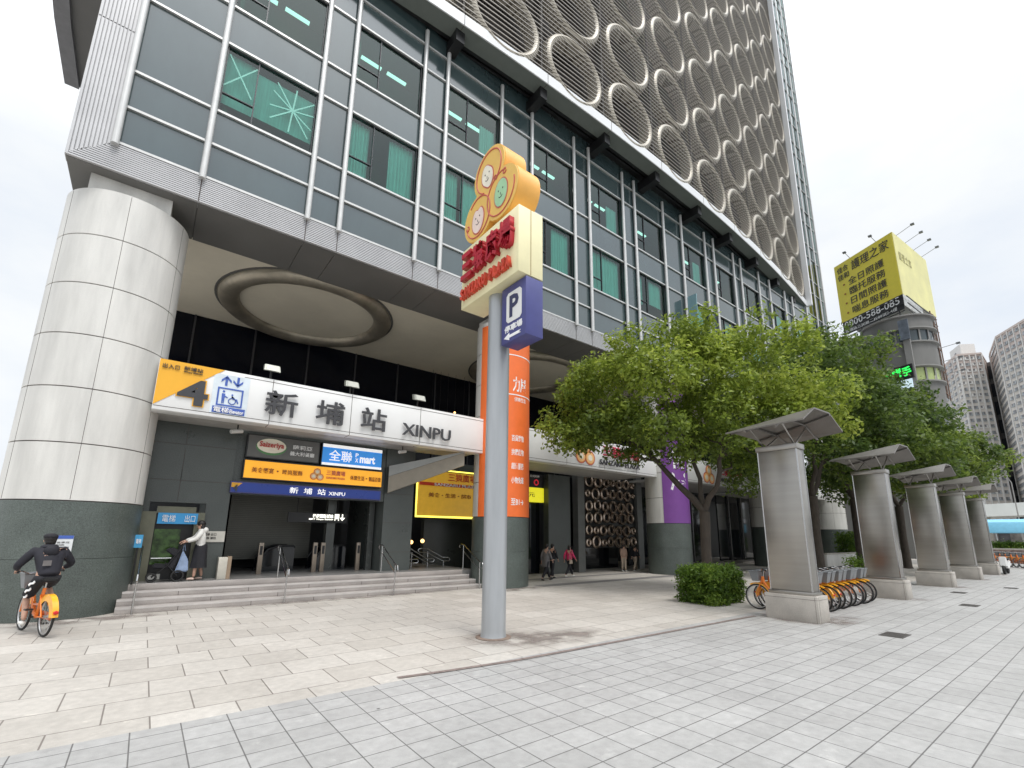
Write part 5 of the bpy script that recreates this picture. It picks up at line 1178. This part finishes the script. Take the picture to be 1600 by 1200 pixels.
for (sd_, z, r, tone) in spec:
    if z < 5.3: z += .5 if sd_ > -.8 else .2
    for q in range(2):
        dep = g.uniform(-2.6, 2.6) * (1 - abs(sd_) / 6.5); rr = r * g.uniform(.62, .95)
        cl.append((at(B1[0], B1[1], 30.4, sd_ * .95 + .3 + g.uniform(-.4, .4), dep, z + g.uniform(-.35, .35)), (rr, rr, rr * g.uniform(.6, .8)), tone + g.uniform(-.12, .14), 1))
for q in range(46):      # loose sprigs round the outline
    a = g.uniform(-.25, math.pi + .25); cl.append((at(B1[0], B1[1], 30.4, .2 + 4.9 * math.cos(a) * g.uniform(.9, 1.08), g.uniform(-1.5, 1.5), 6.3 + 3.1 * math.sin(a) * g.uniform(.85, 1.08)), (g.uniform(.3, .55),) * 3, g.uniform(.3, .85), .8))
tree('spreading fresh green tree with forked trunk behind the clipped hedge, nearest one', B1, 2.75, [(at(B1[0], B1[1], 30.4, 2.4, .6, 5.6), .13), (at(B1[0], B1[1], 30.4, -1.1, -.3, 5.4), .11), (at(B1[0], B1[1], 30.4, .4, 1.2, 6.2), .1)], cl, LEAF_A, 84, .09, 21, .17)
def big_tree(label, base, az, W_, z0, z1, m, seed, n, per, size, tone, fork):
    g = random.Random(seed); cl = []
    for i in range(n):
        t = g.random(); z = z0 + (z1 - z0) * t; wv = W_ * math.sqrt(max(.08, 1 - ((t - .4) / .68) ** 2)); a = g.uniform(0, 6.283); q = g.uniform(.25, 1) ** .6 * wv
        rr = W_ * g.uniform(.16, .27); cl.append(((base[0] + q * math.cos(a), base[1] + q * math.sin(a), z), (rr, rr, rr * .7), tone + g.uniform(-.25, .28), 1))
    lim = [((base[0] + W_ * .45 * math.cos(k * 2.1 + seed), base[1] + W_ * .45 * math.sin(k * 2.1 + seed), z0 + (z1 - z0) * .4), .12) for k in range(4)]
    return tree(label, base, fork, lim, cl, m, per, size, seed, .22)
big_tree('dense dark green tree in front of the last column, behind the nearest pylon canopy', (26.8, 9.6, 0), 19.5, 4.6, 4.6, 12.3, LEAF_B, 31, 62, 48, .115, .42, 4)
big_tree('tall dark green tree before the round tower, behind the second pylon', (33.0, 9.6, 0), 15.9, 4.9, 5.0, 11.9, LEAF_B, 47, 62, 44, .125, .42, 4.2)
big_tree('mid green tree reaching right over the third and fourth pylons', (39.5, 9.0, 0), 13, 4.3, 4.6, 10.6, LEAF_A, 53, 50, 40, .13, .33, 4)
big_tree('far low green tree farthest right, over the last pylons', (50, 8.2, 0), 9.4, 4.0, 5.0, 10.8, LEAF_B, 59, 46, 32, .15, .6, 4)
def hedge(label, x0, y0, x1, y1, h, seed, rot=0, per=260, size=.05, cat='hedge'):
    c = ((x0 + x1) / 2, (y0 + y1) / 2, 0); T = thing('clipped_hedge', label, cat, c, 'hedges and low planting')
    g = random.Random(seed); cl = []; nx = max(2, int((x1 - x0) / .38)); ny = max(2, int((y1 - y0) / .38)); nz = max(3, int(h / .33))
    for i in range(nx):
        for j in range(ny):
            for k in range(nz):
                if 0 < i < nx - 1 and 0 < j < ny - 1 and k < nz - 1: continue
                cl.append(((x0 + .18 + (x1 - x0 - .36) * i / (nx - 1) + g.uniform(-.06, .06), y0 + .18 + (y1 - y0 - .36) * j / (ny - 1) + g.uniform(-.06, .06), .2 + (h - .38) * k / (nz - 1) + g.uniform(-.05, .05)), (.24, .24, .22), g.uniform(.25, .8) * (1), 1))
    mb = MB()
    for k in range(10): x, y = g.uniform(x0 + .2, x1 - .2), g.uniform(y0 + .2, y1 - .2); mb.tube([(x, y, 0), (x + g.uniform(-.1, .1), y + g.uniform(-.1, .1), h * .8)], .014, 5)
    mb.build('stems', BARK, T); leaves('foliage', cl, per, size, seed, LEAF_H, T, c); return T
hedge('clipped bushy green hedge on the plaza left of the parked bikes', 12.75, 7.25, 14.35, 8.5, 1.02, 71, per=900, size=.045)
hedge('small dark hedge between the second and third pylons', 24.6, 6.8, 26.6, 7.8, 1.0, 73, per=170, size=.06)
hedge('low green planting beyond the trees behind the second pylon', 37, 11.2, 44, 12.2, 2.2, 75, per=60, size=.09)
hedge('far low hedge under the blue shelter, right edge', 74, 1.0, 75.4, 9.4, 1.5, 79, per=30, size=.12)
hedge('far trimmed hedge row on the low wall, right edge', 62, 2.5, 63, 8.0, 1.0, 81, per=45, size=.1)
# white planter wall behind the second pylon
T = thing('planter_wall', 'low white planter wall behind the second pylon under the trees', 'low wall', (39, 11, 0))
mb = MB(); mb.box((31, 10.7, 0), (47, 10.95, .95), .02); mb.build('wall', CLAD, T); mb = MB(); mb.box((31, 10.66, .95), (47, 10.99, 1.02)); mb.build('coping', CONC, T)
T = thing('planter_wall', 'low dark patterned wall beyond the last pylon at the right edge', 'low wall', (60, 4.5, 0))
mb = MB(); mb.box((60, 2.2, 0), (60.4, 8.3, 1.0)); mb.build('wall', mat('pattern_wall', (.28, .2, .19), .7, var=.6, scale=2.2), T); mb = MB(); mb.box((59.9, 2.2, 1.0), (60.5, 8.3, 1.12)); mb.build('coping', CONC, T)

# ================================================================== FAR BUILDINGS
RT = thing('round_corner_building', 'grey round cornered building with banded balconies and window strips behind the trees', 'building', (62, 11.4, 0))
RG_ = mat('grey_render', (.17, .168, .16), .7, var=.2, scale=.5, stretch=(1, 1, .35)); RG2 = mat('grey_trim', (.24, .235, .225), .6, var=.12, scale=.6)
cx, cy, r = 61.5, 11.75, 2.95; CA, CB = 95, 290
bands_ = [(0, 12.2), (13.9, 17.2), (19.0, 21.4), (23.1, 24.3)]
for (a, b) in bands_:
    mb = MB(); mb.lathe([(r, a), (r, b)], (cx, cy, 0), 48); mb.build('wall_band', RG_, RT)
for z in (12.2, 13.75, 17.2, 18.8, 21.4, 22.9, 24.3):
    mb = MB(); mb.lathe([(r + .02, z), (r + .24, z + .08), (r + .24, z + .2), (r + .02, z + .26)], (cx, cy, 0), 48); mb.build('cornice', RG2, RT)
for fi, (a, b) in enumerate(((12.4, 13.75), (17.4, 18.85), (21.6, 22.95))):
    for k in range(9):
        a0 = CA + 20 * k + 12
        mb = MB(); mb.lathe([(r - .14, a), (r - .14, b)], (cx, cy, 0), 4, a0 + 1.5, a0 + 18.5, capt=False); w = mb.build('window', mat('lime_film', (.42, .5, .2), .25) if fi == 1 and k > 4 else mat('window_dark', (.07, .09, .1), .12), RT)
        mb = MB(); mb.lathe([(r - .2, a), (r - .02, a), (r - .02, b), (r - .2, b)], (cx, cy, 0), 2, a0 - 1.5, a0 + 1.5, capt=False); mb.build('frame', RG2, w)
mb = MB(); mb.box((61, 11.6, 0), (74, 19, 24.4)); mb.build('rear_block', RG_, RT)
mb = MB(); mb.box((58.1, 10.2, 13.9), (58.5, 10.75, 23.1)); mb.build('pilaster', RG2, RT)
mb = MB(); mb.box((57.86, 10.1, 21.6), (58.08, 10.9, 23.7)); mb.build('banner_board', mat('slate_board', (.1, .12, .15), .5, var=.5, scale=1.5), RT)
BN, BL, BRt = Vector((59.0, 10.3, 0)), Vector((62.0, 16.7, 0)), Vector((68.6, 9.4, 0))
T = thing('rooftop_billboard', 'yellow rooftop billboard box with black lettering and a black phone number strip', 'billboard', (62, 12, 25.3))
YB_ = mat('billboard_yellow', (.74, .63, .06), .45, var=.04); YB2 = mat('billboard_pale', (.72, .68, .3), .45, var=.12, scale=.4)
zb0, zb1 = 26.9, 34.2; back = BL + BRt - BN
mb = MB(); mb.prism([(p.x, p.y, zb0) for p in (BN, BL, back, BRt)], (0, 0, zb1 - zb0)); mb.build('box', mat('billboard_back', (.5, .5, .45), .6), T)
def onface(p, q, a0, a1, z0, z1, off, m_, nm):
    d = (q - p); n = d.normalized().cross(Vector((0, 0, 1))); A = p + d * a0 + n * off; B_ = p + d * a1 + n * off
    mb = MB(); mb.prism([(A.x, A.y, z0), (B_.x, B_.y, z0), (B_.x, B_.y, z1), (A.x, A.y, z1)], n * .03); return mb.build(nm, m_, T)
onface(BL, BN, 0, 1, zb0, zb1, .01, YB_, 'front_face'); onface(BN, BRt, 0, 1, zb0, zb1, .01, YB2, 'side_face'); onface(BL, BN, .02, 1, 25.25, 26.88, .01, BLACK, 'number_strip'); onface(BN, BRt, 0, .55, 25.6, zb0 - .02, .01, mat('pale_strip', (.55, .56, .55), .5, var=.3), 'side_strip')
fd = (BN - BL).normalized(); fn = fd.cross(Vector((0, 0, 1))); FL = (BN - BL).length
def ft(s, a, z, w, h, m_=INK, bold=.0):
    p = BL + fd * (a * FL) + fn * .05; text(s, (p.x, p.y, z), w * FL, h, m_, T, fd, depth=.03, bold=bold)
ft('佳合', .05, 33.0, .2, .75); ft('佳和', .05, 32.05, .2, .75); ft('護理之家', .31, 32.55, .62, 1.2)
for k, s in enumerate(('全日照護', '臨托服務', '日間照護', '喘息服務')):
    z = 30.95 - k * 1.2; ft('•', .12, z + .3, .035, .22, BROWN); ft(s, .22, z, .6, .92)
ft('0800-588-085', .05, 26.0, .9, .8, TXTW); ft('板橋區三民路二段88號2-4樓', .05, 25.4, .85, .42, TXTW, .0)
sd_ = (BRt - BN).normalized(); sn = sd_.cross(Vector((0, 0, 1)))
for k in range(4):
    p = BN + sd_ * (.8 + k * .9) + sn * .05; text('護理之家'[k], (p.x, p.y, 31.2), .7, 1.0, mat('faded_ink', (.45, .42, .2), .6), T, sd_, depth=.02)
mb = MB()
for k in range(4): q = BN.lerp(BL, .08 + .3 * k); mb.tube([(q.x, q.y, 24.6), (q.x, q.y, 26.9)], .06, 6)
for z in (25.0, 25.8, 26.6): mb.tube([(BL.x, BL.y, z), (BN.x - .2, BN.y, z)], .05, 6); mb.tube([(BRt.x, BRt.y, z), (BN.x, BN.y - .3, z)], .05, 6)
mb.build('support_frame', BLACK, T)
def lamp_arm(p, d, lab, up=.5, L=1.5):
    Tl = thing('billboard_lamp', lab, 'lamp', p, 'lamps on the round building'); p = Vector(p); d = Vector(d).normalized()
    e = p + d * L + Vector((0, 0, up)); mb = MB(); mb.tube([p, e], .03, 6); mb.build('arm', RG2, Tl)
    mb = MB(); mb.box((e.x - .16, e.y - .16, e.z - .08), (e.x + .16, e.y + .16, e.z + .06)); mb.build('head', mat('lamp_head', (.15, .16, .17), .5), Tl)
for k, t in enumerate((.12, .37, .62, .87)):
    q = BN.lerp(BRt, t); lamp_arm((q.x, q.y, zb1), (sn.x, sn.y, 0), 'spot lamp over the pale side of the billboard, %s' % ('nearest its corner', 'second from its corner', 'third from its corner', 'farthest from its corner')[k])
for k, t in enumerate((.25, .7)):
    q = BN.lerp(BL, t); lamp_arm((q.x, q.y, zb1), (fn.x, fn.y, 0), 'spot lamp over the yellow front of the billboard, %s one' % ('right', 'left')[k], .6, .7)
for k, z in enumerate((21.4, 19.9, 18.5)): lamp_arm((62.9, 8.85, z), (.25, -1, 0), 'spot lamp on the right flank of the round building, %s of three' % ('top', 'middle', 'lowest')[k], .25, 1.5)
T = thing('side_sign_frame', 'rusty steel sign frame fixed to the right flank of the round building', 'frame', (63.4, 8.6, 17))
mb = MB()
for x in (62.0, 63.2, 64.4): mb.tube([(x, 8.9, 16), (x, 8.9, 25.4)], .06, 6)
for z in (16.5, 19, 21.5, 24, 25.2): mb.tube([(62.0, 8.9, z), (64.4, 8.9, z)], .05, 6)
mb.build('bars', mat('rust_bar', (.2, .13, .1), .8, var=.3), T)
mb = MB(); mb.box((62.1, 8.97, 16.2), (64.3, 9.05, 25)); mb.build('panel', mat('frame_back', (.16, .15, .14), .7, var=.3), T)
T = thing('led_sign', 'green glowing LED text sign hung on the round building above the trees', 'sign', (58.0, 11.9, 17.6))
mb = MB(); mb.prism([(58.9, 14.0, 17.6), (57.9, 10.35, 17.6), (57.9, 10.35, 19.0), (58.9, 14.0, 19.0)], (.15, -.04, 0)); mb.build('housing', BLACK, T)
LG = mat('led_green', (.05, .6, .1), .4, emit=(.03, 1, .12), es=1.1); LW = mat('led_white', (.6, .7, .75), .4, emit=(.55, .7, .8), es=.6)
xd = (Vector((57.9, 10.35, 0)) - Vector((58.9, 14.0, 0))).normalized(); nn = xd.cross(Vector((0, 0, 1))); p0 = Vector((58.9, 14.0, 0)) + nn * .03
for k, ch in enumerate('鋁鋼門手'): q = p0 + xd * (.15 + .9 * k); text(ch, (q.x, q.y, 17.85), .82, .95, LG, T, xd, depth=.03, bold=.03)
q = p0 + xd * 2.3; mb = MB(); mb.prism([(q.x, q.y, 16.6), (q.x + xd.x * 1.3, q.y + xd.y * 1.3, 16.6), (q.x + xd.x * 1.3, q.y + xd.y * 1.3, 17.5), (q.x, q.y, 17.5)], -nn * .1); mb.build('lower_panel', LW, T); q = q + nn * .02; text('營業中', (q.x + .1, q.y, 16.8), 1.1, .5, BLUE, T, xd, depth=.02)

def apartment(label, pts, z1, floors, bays, seed, wallm, topm, pent=None):
    """block on a polygon footprint; window bays on the visible edges (i, i+1)"""
    c = (pts[0][0], pts[0][1], 0); T = thing('apartment_block', label, 'building', c, None); g = random.Random(seed)
    zt = z1 - z1 / floors * 3
    mb = MB(); mb.prism([(x, y, 0) for x, y in pts], (0, 0, zt)); mb.build('wall', wallm, T)
    mb = MB(); mb.prism([(x, y, zt) for x, y in pts], (0, 0, z1 - zt)); mb.build('upper_wall', topm, T)
    fh = z1 / floors; W_ = []
    rec = mat('apt_recess', (.17, .17, .175), .5); gl = mat('apt_glass', (.3, .32, .33), .15, var=.4, scale=.3); tr = mat('apt_trim', (.6, .59, .57), .7)
    trim = MB()
    for i, nb in bays:
        p, q = Vector((*pts[i], 0)), Vector((*pts[(i + 1) % len(pts)], 0)); d = q - p; L = d.length; d.normalize(); n = d.cross(Vector((0, 0, 1)))
        if n.dot(-p) < 0: n = -n
        bw = L / nb
        for b in range(nb + 1):
            a = p + d * (bw * b); trim.prism([tuple(a - d * .22 + n * .0), tuple(a + d * .22 + n * .0), tuple(a + d * .22 + n * .35), tuple(a - d * .22 + n * .35)], (0, 0, z1))
        for f in range(4, floors):
            for b in range(nb):
                a = p + d * (bw * (b + .5)); W_.append((a, d, n, bw, f * fh + fh * .34, fh * .4, (b + i) % 3))
    trim.build('piers', tr, T)
    W_.sort(key=lambda w: (w[0] - Vector((0, 0, 1.9))).length - w[4] * .05)
    def wgeo(mb, w, part):
        a, d, n, bw, z, h, kind = w; hw = bw * (.27 if kind else .33)
        A, B_ = a - d * hw, a + d * hw
        if part == 0: mb.prism([(A.x, A.y, z), (B_.x, B_.y, z), (B_.x, B_.y, z + h), (A.x, A.y, z + h)], n * .08)
        else:
            C_ = a - d * (hw * .9) if g.random() < .5 else a + d * (hw * .1)
            D_ = C_ + d * hw * .8; o = n * .1
            mb.prism([(C_.x + o.x, C_.y + o.y, z + h * .1), (D_.x + o.x, D_.y + o.y, z + h * .1), (D_.x + o.x, D_.y + o.y, z + h * .9), (C_.x + o.x, C_.y + o.y, z + h * .9)], n * .04)
            mb.prism([(A.x + n.x * .081, A.y + n.y * .081, z - .35), (B_.x + n.x * .081, B_.y + n.y * .081, z - .35), (B_.x + n.x * .081, B_.y + n.y * .081, z + .05), (A.x + n.x * .081, A.y + n.y * .081, z + .05)], n * .25)
    for w in W_[:80]:
        mb = MB(); wgeo(mb, w, 0); wo = mb.build('window', rec, T)
        if kind_ok: mb = MB(); wgeo(mb, w, 1); mb.build('sill', gl if g.random() < .6 else tr, wo)
    if len(W_) > 80:
        mb = MB()
        for w in W_[80:]: wgeo(mb, w, 0)
        mb.build('far_windows', rec, T, kind='stuff'); mb = MB()
        for w in W_[80:]: wgeo(mb, w, 1)
        mb.build('far_sills', gl, T, kind='stuff')
    mb = MB(); cc = Vector((sum(x for x, y in pts) / len(pts), sum(y for x, y in pts) / len(pts), 0))
    mb.prism([tuple(Vector((x, y, z1)) + (Vector((x, y, 0)) - cc) * .015) for x, y in pts], (0, 0, .9)); mb.build('parapet', topm, T)
    if pent:
        mb = MB(); mb.prism([(x, y, z1 + .9) for x, y in pent], (0, 0, 6.5)); po = mb.build('penthouse', tr, T)
        a, b = Vector((*pent[0], 0)), Vector((*pent[1], 0)); d = (b - a).normalized(); n = d.cross(Vector((0, 0, 1)))
        if n.dot(-a) < 0: n = -n
        m_ = a.lerp(b, .5) + n * .05; mb = MB(); mb.prism([tuple(m_ + d * 1.6 * math.cos(t * .3142) + Vector((0, 0, z1 + 2.2 + 2.6 * math.sin(t * .3142)))) for t in range(11)], n * .05); mb.build('arch_window', rec, po)
    return T
kind_ok = True
def pa(az, d): return (d * math.cos(R(az)), d * math.sin(R(az)))
APT = mat('apartment_grey', (.56, .52, .475), .8, var=.1, scale=.06, fine=.05, fscale=1); APT2 = mat('apartment_pink', (.53, .45, .41), .8, var=.08, scale=.1)
apartment('grey apartment block with pinkish top floors and an arched penthouse, left of the pair', [pa(9.3, 330), pa(8.55, 326), pa(6.95, 300), pa(5.35, 305), pa(5.0, 335), pa(8.6, 360)], 88.5, 29, [(1, 5), (2, 4)], 5, APT, APT2, [pa(7.35, 316), pa(6.6, 306), pa(5.65, 310), pa(6.2, 330)])
apartment('taller grey apartment block with many small windows at the right edge', [pa(4.85, 312), pa(4.25, 286), pa(.6, 258), pa(-.4, 330), pa(4.2, 340)], 89, 30, [(0, 1), (1, 9)], 9, APT, APT2)
T = thing('apartment_block', 'dark recessed link block between the two apartment towers', 'building', pa(5.1, 330) + (0,))
mb = MB(); mb.prism([pa(5.6, 322) + (0,), pa(4.5, 318) + (0,), pa(4.5, 345) + (0,), pa(5.6, 345) + (0,)], (0, 0, 88)); mb.build('wall', mat('link_wall', (.2, .19, .19), .8, var=.15, scale=.1), T)
mb = MB()
for f in range(5, 29, 3): q = [pa(5.3, 321), pa(4.75, 319)]; mb.prism([q[0] + (f * 3.05,), q[1] + (f * 3.05,), q[1] + (f * 3.05 + 6.5,), q[0] + (f * 3.05 + 6.5,)], (-.6, 0, 0))
mb.build('stair_glazing', mat('stair_glazing', (.05, .055, .065), .3), T)
T = thing('elevated_bridge', 'long white elevated road deck crossing behind the last pylon', 'bridge', (108, 0, 0))
mb = MB(); mb.prism([(104, 22, 5.2), (112, -40, 6.9), (112, -40, 9.0), (104, 22, 7.1)], (9, 1, 0)); mb.build('deck', mat('bridge_white', (.6, .62, .6), .7, var=.1, scale=.2), T)
for y in (14, -4, -24):
    mb = MB(); mb.lathe([(.9, 0), (.9, 6.2)], (111 - .1 * y, y, 0), 20); mb.build('pier', CONC, T)
T = thing('low_building', 'dark low building under the white bridge', 'building', (125, 0, 0))
mb = MB(); mb.box((122, -50, 0), (135, 40, 5.4)); mb.build('wall', mat('low_dark_wall', (.06, .06, .065), .8, var=.5, scale=.5), T)  # dark wall colour, uneven in tone
mb = MB()
for k in range(16): mb.box((121.8, -30 + 4 * k, 1), (121.99, -27.5 + 4 * k, 4)); 
mb.build('shopfronts', mat('shopfront', (.16, .15, .14), .4, var=.6, scale=.7), T)
T = thing('bus_shelter', 'light blue roofed shelter beside the road, right of the last pylon', 'shelter', (75, 6, 0))
mb = MB(); P = [(73.6, 2.7), (74.2, 3.75), (75.2, 4.1), (76.2, 3.75), (76.8, 2.7)]
mb.prism([(x, 2.0, z) for x, z in P] + [(x, 2.0, z - .12) for x, z in P[::-1]], (0, 7.3, 0)); mb.build('roof', mat('shelter_blue', (.2, .52, .72), .35, var=.08), T)
mb = MB()
for y in (2.6, 5.6, 8.8): mb.tube([(75.2, y, 0), (75.2, y, 3.9)], .07, 8); 
mb.build('posts', STEEL_RAIL, T)
for i, y in enumerate((8.3, 3.2)):
    T = thing('lamp_post', 'thin curved grey lamp post %s' % ('just right of the far tree', 'at the right picture edge before the bridge')[i], 'lamp post', (92, y, 0), 'far lamp posts')
    mb = MB(); mb.tube([(92, y, 0), (92, y, 9.5), (92, y + .3, 10.3), (92, y + 1.2, 10.6)], [.09, .06, .05, .04], 8); mb.build('pole', RG2, T)
    mb = MB(); mb.box((91.9, y + 1.1, 10.5), (92.1, y + 1.8, 10.65)); mb.build('head', RG2, T)
